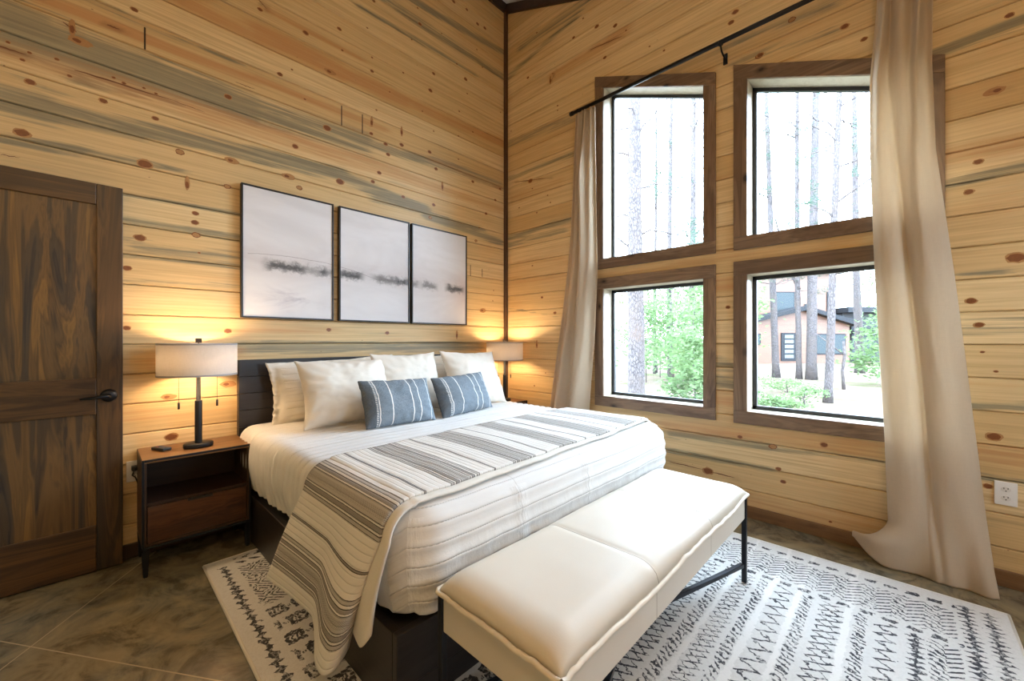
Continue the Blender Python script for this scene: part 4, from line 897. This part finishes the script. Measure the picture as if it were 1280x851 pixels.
# ------------------------------------------------------------------ rug
def rug_material():
    m = M('distressed tribal rug'); m.set(rough=0.95, spec=0.1)
    x, y, z = m.geo()
    n1 = m.noise(m.vec(x, y, 0.0), 26.0, 3); n2 = m.noise(m.vec(x, y, 4.0), 70.0, 3, 0.7); n3 = m.noise(m.vec(x, y, 8.0), 4.5, 4)
    n4 = m.noise(m.vec(x, y, 12.0), 60.0, 2)
    U = (x + 2.722) + (n1 - 0.5) * 0.035 + (n4 - 0.5) * 0.022; V = (y + 0.428) * -1.0 + (n1 - 0.5) * 0.03 + (n4 - 0.5) * 0.03
    def strokes(a, b, per, sl=0.5, duty=0.45):
        h = (((V - (a + b) / 2) / ((b - a) / 2)).abs()).lt(1.0); return ((U + (V - a) * sl) / per).fract().lt(duty) * h
    def zig(a, b, per, wd=0.009):
        c = a + (b - a) * 0.5; amp = (b - a) * 0.5
        q = ((U / per).tri() - 0.5) * 2.0 * amp
        return ((V - c - q).abs()).lt(wd) * V.band(a - .01, b + .01)
    def xx(a, b, per, wd=0.008):
        c = a + (b - a) * 0.5; amp = (b - a) * 0.5
        q = ((U / per).tri() - 0.5) * 2.0 * amp
        return (((V - c - q).abs()).lt(wd)).max(((V - c + q).abs()).lt(wd)) * V.band(a - .01, b + .01)
    def dia(a, b, per, rings):
        q = (U / per).tri() + ((V - a) / per).tri(); return (q * rings).fract().lt(0.42) * V.band(a, b)
    def blobs(a, b, per, off=0.0):
        a = a - .004; b = b + .004
        p = ((U / per + off).fract() - 0.5).abs() * per; q = (V - (a + b) / 2).abs()
        r = p.max(q); return (r.band(per * .17, per * .36)).max(((p - per * .07).abs().lt(per * .04)) * r.lt(per * .2)).max(((p - per * .45).abs().lt(per * .03)) * q.lt(per * .06)) * q.lt((b - a) * 0.42)
    def spiky(a, b):
        c = (a + b) / 2; h = (b - a) / 2; return ((V - c).abs()).lt((U / 0.034).tri().pow(2.0) * h + 0.004)
    def dashes(a, b, per=0.03, cell=0.052):
        r = (V / cell).floor(); s = (r * 0.5).fract().gt(0.2) * 2.0 - 1.0
        return ((U + (V) * 0.8 * s) / per).fract().lt(0.34) * V.band(a, b)
    def spikyU(c, h): return ((U - c).abs()).lt((V / 0.05).tri().pow(2.0) * h + 0.006)
    def dotsU(c): return ((U - c).abs()).lt(0.013) * (V / 0.075).fract().lt(0.6)
    field = U.band(0.125, 1.93); ink = None
    L = [strokes(.03, .06, .06, 1.0, .5), strokes(.085, .115, .06, -1.0, .5), dia(.15, .60, .155, 3.0), blobs(.62, .735, .105), blobs(.735, .85, .105, .5), blobs(.85, .965, .105), blobs(.965, 1.08, .105, .5), blobs(1.08, 1.195, .105), blobs(1.195, 1.31, .105, .5),
         xx(1.33, 1.41, .08), strokes(1.45, 1.51, .03), blobs(1.55, 1.66, .11), strokes(1.70, 1.76, .03), xx(1.80, 1.89, .09),
         xx(1.90, 1.985, .085), strokes(2.01, 2.055, .030, .6), xx(2.085, 2.15, .075, .006), strokes(2.175, 2.21, .030, .6), zig(2.25, 2.315, .07), strokes(2.35, 2.39, .028, .6), xx(2.42, 2.495, .09, .007), strokes(2.54, 2.58, .026, .6), zig(2.61, 2.665, .062),
         spiky(2.70, 2.75), dashes(2.76, 2.85)]
    for q in L: ink = q if ink is None else ink.max(q)
    ink = ink * field
    right = dashes(.05, 2.85) * U.band(2.0, 2.24); ink = ink.max(right).max(dotsU(1.965) * V.lt(2.86)).max(dotsU(2.29) * V.lt(2.86))
    ink = ink.max(spiky(2.865, 2.92) * U.band(0.05, 2.33)).max(spiky(2.935, 2.99) * U.band(0.05, 2.33))
    ink = ink.max(spikyU(0.068, 0.020) * V.band(.10, 2.85))
    wear = (n2 + n3 * 0.5 + n4 * 0.4).smooth(0.78, 1.02)
    base = m.mix(n3, (0.70, 0.69, 0.665), (0.60, 0.595, 0.58)); pale = ((V - 2.228).abs().lt(.012)).max((V - 2.335).abs().lt(.01)).max((V - 2.515).abs().lt(.014)).max((V - 2.07).abs().lt(.008))
    base = m.mix(n2.smooth(0.4, 0.7) * 0.35, base, (0.50, 0.48, 0.455)); base = m.mix(pale * 0.6, base, (0.78, 0.765, 0.74))
    m.color(m.mix((ink * (0.34 + wear * 0.8)).clamp(), base, m.mix(n2, (0.025, 0.026, 0.034), (0.085, 0.085, 0.095))))
    rib = ((V / 0.0085).fract() - 0.5).abs(); m.bump(n2 + rib * 0.8 - ink * 0.3, 0.35, 0.004); return m.m
bm = BM(); box(bm, -2.722, -0.342, -3.452, -0.428, 0.0008, 0.0125, 0.004); rug = obj('area_rug', bm, rug_material()); tag(rug, 'ivory rug with worn charcoal tribal bands lying under the bed and bench', 'rug')
EDGE = plain('ivory rug binding', (0.70, 0.66, 0.58), 0.95, bump=0.4, scale=120)
bm = BM(); q = [(-2.722, -.428), (-.342, -.428), (-.342, -3.452), (-2.722, -3.452), (-2.722, -.428)]
for (a, b), (c_, d) in zip(q, q[1:]): tube(bm, [(a, b, .0075), (c_, d, .0075)], .0068, 8)
obj('binding', bm, EDGE, rug, True)

# ------------------------------------------------------------------ curtain rod and curtains
root = tag(empty('curtain_rod', (-0.11, -0.966, 3.277)), 'long black curtain rod running above the four windows', 'curtain rod')
bm = BM(); tube(bm, [(0, 0, 0), (0, -2.45, 0.014)], .0155, 16); obj('rod', bm, BLACK, root, True)
for y in (0.0, -2.45):
    bm = BM(); s = 1 if y == 0 else -1; zc = 0 if y == 0 else .014
    tube(bm, [(0, y - .004 * s, zc), (0, y + .028 * s, zc)], [.0185, .0185], 16); tube(bm, [(0, y - .012 * s, zc), (0, y - .004 * s, zc)], [.015, .015], 16); obj('finial', bm, BLACK, root, True)
for y in (-.055, -1.245, -2.40):
    bm = BM(); tube(bm, [(0, y - .012, .0), (0, y + .012, 0)], .0165, 14); tube(bm, [(0, y, -.014), (.02, y, -.045), (.06, y, -.055), (.1, y, -.055)], .006, 8); box(bm, .100, .1085, y - .014, y + .014, -.095, -.02, .002); obj('bracket', bm, BLACK, root, True)
def curtain(name, label, zs, yl, yr, xo, folds, nu=110, nz=150, foot=None, seed=0):
    """zs descending; yl / yr edges at those heights (y of the far edge and near edge)"""
    Z = np.concatenate([np.linspace(zs[0], .35, nz - 40), np.linspace(.34, zs[-1], 40)])
    P = np.zeros((nu, len(Z), 3)); UVc = np.zeros((nu, len(Z), 2)); zr = zs[::-1]
    for k, z in enumerate(Z):
        a = np.interp(z, zr, yl[::-1]); b = np.interp(z, zr, yr[::-1]); H = zs[0] - zs[-1]; q = (zs[0] - z) / H
        for i, u in enumerate(np.linspace(0, 1, nu)):
            x = xo + folds(u, q); y = a + (b - a) * u + 0.012 * math.sin(u * 9 + q * 4 + seed) * min(1, 4 * u * (1 - u))
            x += 0.004 * fb((u * 5, q * 7, seed)) + 0.010 * fb((u * 2.2, q * 3, seed + 3)); zz = z
            if foot: x, y, zz = foot(u, q, x, y, z)
            P[i, k] = (min(x, -0.024), y, zz); UVc[i, k] = (u, q)
    o = obj(name, grid_mesh(P, uv=UVc, name=name), LINEN, None, True); solidify(o, .0025, 0); return tag(o, label, 'curtain')
def fold_l(u, q):
    top = 0.022 * math.sin(u * 2 * PI * 4.5) * (1 - min(1, q * 1.2)); return top + (0.03 + 0.03 * q) * math.sin(u * 2 * PI * (2.3 - .3 * q) + 0.6) * (0.35 + q) * (1 - .6 * sstep(.45, .7, u)) - .085 * sstep(.0, .2, q) * math.exp(-((u - .60 - .05 * q) / .17) ** 2) 
curtain('window_curtain', 'long oatmeal linen curtain left of the windows, beside the bed', [3.262, 2.2, 1.88, 1.33, .6, .006],
        [-.985, -.924, -.885, -.795, -.665, -.60], [-1.185, -1.200, -1.206, -1.18, -1.118, -1.06], -0.095, fold_l, seed=2)
def fold_r(u, q):
    t = 0.028 * math.sin(u * 2 * PI * 3.4 + 1.0) * max(0, 1 - q * 2.6)
    w = sstep(0.05, 0.5, q)
    big = -0.030 * math.sin(PI * min(1, u / .42)) + 0.014 * math.exp(-((u - (0.30 + .26 * q)) / .05) ** 2) - 0.050 * math.exp(-((u - 0.70) / .25) ** 2) * (1 - .3 * q) 
    return t + big * (0.4 + 0.8 * w)
def foot_r(u, q, x, y, z):
    if z < 0.42:
        s = sstep(0.42, 0.0, z); k = sstep(0.42, 0.0, u)
        x += -0.045 * s * (1 - k) - 0.02 * s
        toe = sstep(0.24, 0.03, z) * k
        y += 0.155 * toe * (1 - 0.3 * u); x += 0.035 * toe - 0.05 * math.sin(toe * PI) * k
        z = z + 0.085 * toe * sstep(0.22, 0.0, u) * sstep(0.2, 0.0, z)
        x += -0.02 * math.sin(u * 15) * s
    return x, y, max(0.004, z)
curtain('window_curtain', 'long oatmeal linen curtain at the right window, puddling on the concrete floor', [3.275, 3.1, 2.67, 2.2, 1.56, .69, .12, .004],
        [-3.025, -3.015, -2.985, -2.988, -3.008, -3.047, -3.065, -3.065], [-3.245, -3.232, -3.228, -3.242, -3.305, -3.382, -3.43, -3.445], -0.105, fold_r, foot=foot_r, seed=5)

# ------------------------------------------------------------------ outdoors
GZ = -0.6
def ground_material():
    m = M('forest floor'); m.set(rough=1.0, spec=0.0); x, y, z = m.geo()
    a = m.noise(m.vec(x, y, 0.0), 0.7, 5, 0.6); b = m.noise(m.vec(x, y, 3.0), 6.0, 5, 0.7)
    col = m.mix(b, GROUND_A, GROUND_B); m.color(m.mix(a.smooth(0.5, 0.64) * 0.7, col, GROUND_G)); return m.m
bm = BM(); bmesh.ops.create_grid(bm, x_segments=60, y_segments=60, size=60)
for v in bm.verts: v.co.x += 60.2 - 0.0; v.co.z = GZ + 0.05 * fb((v.co.x * .2, v.co.y * .2, 0)) + 0.010 * max(0, v.co.x - 8)
structure(obj('ground', bm, ground_material(), None, True))
bm = BM(); box(bm, -12, 0.2, -16, -5.6, GZ - .2, GZ, 0); structure(obj('ground_rear', bm, ground_material()))
def gz(x, y): return GZ + 0.05 * fb((x * .2, y * .2, 0)) + 0.010 * max(0, x - 8)
def bark_material():
    m = M('pine bark'); m.set(rough=0.95, spec=0.05); x, y, z = m.geo()
    n = m.noise(m.vec(x, y, z), 3.0, 3); v = m.voro(m.vec(x * 26.0 + n * 3.0, y * 26.0, z * 9.0), 1.0, 'DISTANCE_TO_EDGE')
    col = m.mix(v.smooth(0.02, 0.22), BARK_A, BARK_B); m.color(m.mix(n.smooth(.45, .65) * .5, col, BARK_C)); m.bump(v, 0.8, 0.03); return m.m
BARK = bark_material()
def leaf_material(name, a, b):
    m = M(name); m.set(rough=0.6, spec=0.2); x, y, z = m.geo(); n = m.noise(m.vec(x, y, z), 2.5, 3); col = m.mix(n, a, b); m.color(col)
    t = m.new('ShaderNodeBsdfTranslucent'); m.link(col, t.inputs[0]); mx = m.new('ShaderNodeMixShader'); mx.inputs[0].default_value = 0.45
    m.link(m.b.outputs[0], mx.inputs[1]); m.link(t.outputs[0], mx.inputs[2]); m.link(mx.outputs[0], m.out.inputs[0]); return m.m
LEAF = leaf_material('broad green leaves', *LEAF_C); NEEDLE = leaf_material('pine needles', *NEEDLE_C)
def leaves(centres, n, size, spread, aspect=0.5, flat=0.3, seed=0):
    r = np.random.default_rng(seed); V, F = [], []
    for c, s in centres:
        k = max(3, int(n * s))
        p = r.normal(0, 1, (k, 3)) * np.array(spread) * s + np.array(c)
        for q in p:
            d = r.normal(0, 1, 3); d[2] *= flat + .2; d /= np.linalg.norm(d); e = np.cross(d, r.normal(0, 1, 3)); e /= np.linalg.norm(e) + 1e-9
            L = size * r.uniform(.6, 1.3); b = len(V)
            V += [tuple(q - d * L * .5), tuple(q + e * L * aspect * .5), tuple(q + d * L * .5), tuple(q - e * L * aspect * .5)]; F.append((b, b + 1, b + 2, b + 3))
    me = bpy.data.meshes.new('leaves'); me.from_pydata(V, [], F); me.update(); return me
def pine(label, x, y, r0, lean=(0, 0), h=13, branches=14, b0=2.5, seed=0, tufts=True, fork=False):
    q = random.Random(seed); z0 = gz(x, y) - 0.05
    root = tag(empty('pine_tree', (x, y, z0)), label, 'tree', 'pines outside the windows')
    n = 22; pts, rad = [], []
    for i in range(n):
        t = i / (n - 1); zz = h * t; w = 0.06 * math.sin(t * 5 + seed) * min(1, t * 4)
        pts.append((lean[0] * zz + w, lean[1] * zz + w * .6 * math.cos(seed), zz)); rad.append(r0 * (1 - .5 * t) * (1.25 if i == 0 else 1))
    bm = BM(); tube(bm, pts, rad, 14, jitter=.05); obj('trunk', bm, BARK, root, True)
    cent = []
    branches = int(branches * 1.8)
    for k in range(branches):
        zz = b0 + (h * .8 - b0) * (k + q.random()) / branches; a = q.uniform(0, 2 * PI); L = q.uniform(.7, 2.4)
        bx, by = lean[0] * zz, lean[1] * zz; p = [(bx, by, zz)]; up = q.uniform(-.15, .55)
        for s in range(1, 6):
            p.append((bx + math.cos(a) * L * s / 5 + q.uniform(-.06, .06), by + math.sin(a) * L * s / 5 + q.uniform(-.06, .06), zz + up * L * s / 5 + .1 * math.sin(s) + q.uniform(-.04, .04)))
        rb = q.uniform(.014, .034); bm = BM(); tube(bm, p, [rb * (1 - .75 * s / 5) for s in range(6)], 5, caps=False)
        for s in (3, 4):
            a2 = a + q.uniform(-1, 1); e = p[s]; tube(bm, [e, (e[0] + math.cos(a2) * .35, e[1] + math.sin(a2) * .35, e[2] + q.uniform(-.1, .3))], [rb * .4, rb * .15], 4, caps=False)
            if tufts and q.random() < .6 and zz > 2.6: cent.append(((e[0] + math.cos(a2) * .35, e[1] + math.sin(a2) * .35, e[2] + .15), 1.0))
        obj('branch', bm, BARK, root, True)
    if fork: bm = BM(); tube(bm, [(lean[0] * 4, 0, 4.0), (.25, .5, 5.2), (.45, 1.0, 7.5)], [.07, .055, .03], 8); obj('branch', bm, BARK, root, True)
    if cent: obj('needles', leaves(cent, 64, .22, (.18, .18, .10), .10, seed=seed), NEEDLE, root)
    return root
def sapling(label, x, y, h, n, spread, seed, size=.10, leaf=None, name='sapling', cat='sapling', group='leafy saplings outside the windows'):
    q = random.Random(seed); z0 = gz(x, y) - .02; root = tag(empty(name, (x, y, z0)), label, cat, group)
    bm = BM(); tube(bm, [(0, 0, 0), (.03, .02, h * .4), (-.02, .05, h * .75), (.02, .0, h)], [.022, .018, .012, .005], 7)
    cent = []
    for k in range(10):
        zz = h * q.uniform(.25, 1.0); a = q.uniform(0, 2 * PI); L = spread * q.uniform(.4, 1.0); e = (math.cos(a) * L, math.sin(a) * L, zz + .15 * L); tube(bm, [(0, 0.02, zz - .1), e], [.008, .003], 5); cent.append((e, q.uniform(.6, 1.2)))
    obj('stem', bm, BARK, root, True); obj('foliage', leaves(cent, n, size, (spread * .35, spread * .35, h * .10), .5, seed=seed), leaf or LEAF, root); return root
pine('thick furrowed pine trunk close outside the left pair of windows', 4.94, 0.98, .185, (.006, 0.0), 12, 12, 3.2, 21)
pine('slim pale pine in the middle of the left windows', 14.75, 4.30, .125, (0, 0), 15, 16, 3.0, 22)
pine('straight pine with bare side branches near the right edge of the left windows', 14.23, 3.11, .15, (0.0, .004), 15, 18, 3.2, 23)
pine('pine nearest the left edge of the right windows', 18.60, 1.01, .15, (.0, .03), 15, 18, 4.0, 24)
pine('forked slim pine second from the left in the right windows', 18.46, 0.12, .115, (0, .008), 15, 14, 3.8, 25, fork=True)
pine('thickest pine in the right windows, in front of the cabin door side', 18.41, -0.32, .20, (0.0, -.012), 16, 14, 4.2, 26)
pine('leaning pine nearest the glass in the right windows', 11.43, -1.61, .105, (.0, -.030), 12, 10, 3.5, 27)
pine('pale pine farthest right in the lower right window, by the cabin corner', 24.0, -1.60, .19, (0, .018), 15, 10, 4.5, 28)
pine('faint thin pine far behind the thick left trunk', 17.2, 6.10, .10, (0, 0), 14, 12, 3.5, 29)
pine('faint thin pine beyond the leafy saplings at the left', 20.15, 8.60, .10, (0, 0), 14, 10, 3.5, 30)
root = tag(empty('tree_snag', (15.2, -1.67, gz(15.2, -1.67) - .03)), 'short broken grey snag standing before the cabin', 'dead tree')
bm = BM(); tube(bm, [(0, 0, 0), (.03, .05, .7), (.02, -.02, 1.25), (.05, .02, 1.75)], [.06, .045, .05, .03], 9, jitter=.12); obj('trunk', bm, BARK, root, True)
bm = BM(); tube(bm, [(.03, 0, 1.25), (.05, .45, 1.7), (.05, .95, 2.15)], [.03, .022, .008], 6); obj('branch', bm, BARK, root, True)
SAP = [(8.6, 1.05, 3.0, .8, 1), (9.5, 1.75, 2.7, .9, 2), (11.5, 2.9, 3.4, 1.0, 3), (10.2, 0.75, 3.2, .8, 4), (12.5, 1.9, 4.0, 1.2, 5), (13.4, 3.6, 4.2, 1.3, 6), (15.5, 5.1, 4.4, 1.3, 7), (7.4, .62, 1.9, .6, 8)]
SL = ['leafy sapling just right of the thick pine', 'leafy sapling left of centre in the lower left window', 'taller leafy sapling behind, middle of the lower left window', 'dense leafy sapling at the right edge of the lower left window',
      'broad leafy young tree behind the saplings', 'broad leafy young tree behind the thick pine', 'leafy young tree farthest left in the lower left window', 'low leafy sapling nearest the lower left window']
for (x, y, h, sp, sd), l in zip(SAP, SL): sapling(l, x, y, h, 150, sp, sd, .15)
for (x, y, h, sp, sd), l in zip([(20.0, -2.6, 4.2, 1.3, 11), (17.5, -2.75, 2.6, 1.0, 12), (23.0, -3.6, 5.2, 1.7, 13)],
    ['leafy young tree before the dark annex, near the right curtain', 'small leafy sapling in front of the cabin annex', 'tall leafy young tree behind the right curtain edge']): sapling(l, x, y, h, 120, sp, sd, .2)
for (x, y, h, sp, sd), l in zip([(15.0, 5.9, 5.0, 1.5, 31), (17.5, 5.3, 5.2, 1.6, 32), (18.5, 4.3, 5.0, 1.5, 33), (16.8, 3.2, 4.6, 1.4, 34), (13.0, 4.6, 3.2, 1.1, 35)],
    ['far leafy tree at the left edge of the lower left window', 'far leafy tree behind the thick pine trunk', 'far leafy tree behind the middle slim pine', 'far leafy tree near the right edge of the lower left window', 'mid distance leafy sapling just left of the thick pine']): sapling(l, x, y, h, 110, sp, sd, .2)
for (x, y, h, sp, sd), l in zip([(9.0, -.70, .45, .45, 14), (10.2, -1.25, .40, .5, 15), (13.2, -.35, .5, .7, 16), (8.6, -1.05, .35, .35, 17)],
    ['low green bush at the left of the clearing', 'low green bush beside the leaning pine', 'low green bush at the foot of the thick cabin side pine', 'low grassy tuft nearest the lower right window']):
    sapling(l, x, y, h, 60, sp, sd, .09, name='bush', cat='bush', group='low bushes in the clearing')

# neighbouring cabin, facade square to the camera axis about 28 m out
FWD = Vector((0.7202, 0.6938, 0)); RGT = Vector((0.6938, -0.7202, 0)); HX = Vector((-3.133, -3.112, 0)) + FWD * 28.0
root = tag(empty('cabin', HX + RGT * 20.0), 'orange timber cabin with dark trim beyond the pines', 'house')
root.rotation_euler = (0, 0, math.atan2(RGT.y, RGT.x))
def hx(px): return (px - 640) / 504.7 * 28.0 - 20.0
def hz(py): return 1.2155 + (425.5 - py) / 504.7 * 28.0
CABIN = wood('orange cedar siding', (0.155, 0.075, 0.048), (0.125, 0.06, 0.038), (0.09, 0.042, 0.026), axis=0, along=.6, across=9)
CDARK = plain('dark grey cabin trim', (0.020, 0.022, 0.026), 0.7, spec=0.15); CGLASS = plain('dark cabin glass', (0.035, 0.045, 0.05), 0.5, spec=0.15); CPALE = plain('pale frosted pane', (0.12, 0.135, 0.145), 0.4, spec=0.2)
xa, xb = hx(925), hx(1062); xm = hx(1003); zb = hz(453)
bm = BM(); prism(bm, [(xa, zb - .8), (xb, zb - .8), (xb, hz(406)), (xm, hz(388)), (xa, hz(406))], 0.0, 5.0, 'y', 0); obj('lower_wall', bm, CABIN, root)
bm = BM(); prism(bm, [(hx(925), hz(398)), (hx(1061), hz(398)), (hx(1061), hz(338)), (hx(925), hz(338))], 1.2, 6.0, 'y', 0); obj('upper_wall', bm, CABIN, root)
for a, b in (((xa - .4, hz(408)), (xm, hz(388))), ((xm, hz(388)), (xb + .3, hz(408)))):
    bm = BM(); prism(bm, [a, b, (b[0], b[1] + .30), (a[0], a[1] + .30)], -.5, 1.25, 'y', 0.01); obj('lower_roof', bm, CDARK, root)
bm = BM(); prism(bm, [(hx(915), hz(338)), (hx(1072), hz(338)), (hx(1060), hz(322)), (hx(925), hz(322))], .6, 6.4, 'y', .01); obj('upper_roof', bm, CDARK, root)
bm = BM(); box(bm, xa, xb, -.06, -.002, zb - .45, zb - .1, .01); obj('foundation_band', bm, CDARK, root)
def cwin(x0, y0, x1, y1, yf):
    bm = BM(); box(bm, hx(x0), hx(x1), yf - .06, yf - .002, hz(y1), hz(y0), .01); f = obj('window_frame', bm, CDARK, root)
    bm = BM(); box(bm, hx(x0) + .08, hx(x1) - .08, yf - .075, yf - .0605, hz(y1) + .08, hz(y0) - .08, 0); obj('window_pane', bm, CGLASS, f)
for w_ in ((1019, 417, 1033, 443), (1040, 417, 1056.5, 443), (944, 417, 950.5, 431)): cwin(*w_, 0.0)
for w_ in ((947, 362, 960, 390), (978, 362, 1008, 388), (1021, 378, 1032, 388), (1050, 362, 1055, 388)): cwin(*w_, 1.2)
bm = BM(); box(bm, hx(976), hx(995), -.08, -.002, hz(451), hz(416), .01); d = obj('entry_door', bm, CDARK, root)
for k in range(5): bm = BM(); box(bm, hx(980), hx(991), -.10, -.081, hz(447.5 - k * 6.2), hz(443.3 - k * 6.2), .005); obj('door_lite', bm, CPALE, d)
bm = BM(); box(bm, hx(1065), hx(1125), .3, 5, hz(390), hz(383), .02); obj('annex_roof', bm, CDARK, root)
bm = BM(); box(bm, hx(1067), hx(1125), .2, 2, hz(413.5), hz(408), .02); obj('annex_canopy', bm, CDARK, root)
bm = BM(); box(bm, hx(1068), hx(1125), 1.0, 4.8, hz(458), hz(390), .02); obj('annex_wall', bm, plain('grey annex cladding', (0.045, 0.048, 0.052), 0.8, spec=0.1), root)
for a in ((1069, 416, 1074, 432), (1078, 416, 1110, 452), (1069, 436, 1074, 452)): cwin(*a, 1.0)

# ------------------------------------------------------------------ light, sky and camera
W = bpy.data.worlds.new('overcast sky'); S.world = W; W.use_nodes = True
bgn = W.node_tree.nodes['Background']; bgn.inputs[0].default_value = SKY_C; bgn.inputs[1].default_value = SKY_L
def area(name, loc, rot, sx, sy, power=0, color=(1, 1, 1), portal=False):
    l = bpy.data.lights.new(name, 'AREA'); l.shape = 'RECTANGLE'; l.size = sx; l.size_y = sy; l.energy = power; l.color = color
    l.cycles.is_portal = portal
    o = bpy.data.objects.new(name, l); COL.objects.link(o); o.location = loc; o.rotation_euler = rot; return o
for i, w in enumerate(WINS):
    zc = (w['zb'] + max(w['zt'])) / 2; area('daylight_portal', (0.17, (w['y0'] + w['y1']) / 2, zc), (0, PI / 2, 0), max(w['zt']) - w['zb'], w['y0'] - w['y1'], 1.0, portal=True)
area('daylight_portal', ((REAR_FILL_WIN[0] + REAR_FILL_WIN[1]) / 2, Y_R - .16, (REAR_FILL_WIN[2] + REAR_FILL_WIN[3]) / 2), (PI / 2, 0, 0), REAR_FILL_WIN[1] - REAR_FILL_WIN[0], REAR_FILL_WIN[3] - REAR_FILL_WIN[2], 1.0, portal=True)
for loc, p in FILL_LIGHTS:  # unseen point lights added as warm fill, not modelled lamps
    l = bpy.data.lights.new('fill_light', 'POINT'); l.energy = p; l.shadow_soft_size = .14; l.color = (1.0, 0.68, 0.38)
    o = bpy.data.objects.new('fill_light', l); COL.objects.link(o); o.location = loc
cam = bpy.data.cameras.new('camera'); cam.sensor_width = 36.0; cam.lens = 504.7 / 1280 * 36.0; cam.clip_start = .05; cam.clip_end = 300
co = bpy.data.objects.new('camera', cam); COL.objects.link(co); co.location = (-3.133, -3.112, 1.2155); co.rotation_euler = (PI / 2, 0, math.radians(43.93) - PI / 2); S.camera = co
S.view_settings.view_transform = 'Standard'; S.view_settings.look = 'None'; S.view_settings.gamma = 1.0; S.view_settings.exposure = EXPOSURE; S.view_settings.use_curve_mapping = False
S.cycles.use_denoising = True; S.cycles.denoiser = 'OPENIMAGEDENOISE'
S.cycles.max_bounces = 10; S.cycles.diffuse_bounces = 6; S.cycles.glossy_bounces = 3; S.cycles.transparent_max_bounces = 12; S.cycles.transmission_bounces = 4
S.cycles.sample_clamp_indirect = 12.0; S.cycles.caustics_reflective = False; S.cycles.caustics_refractive = False
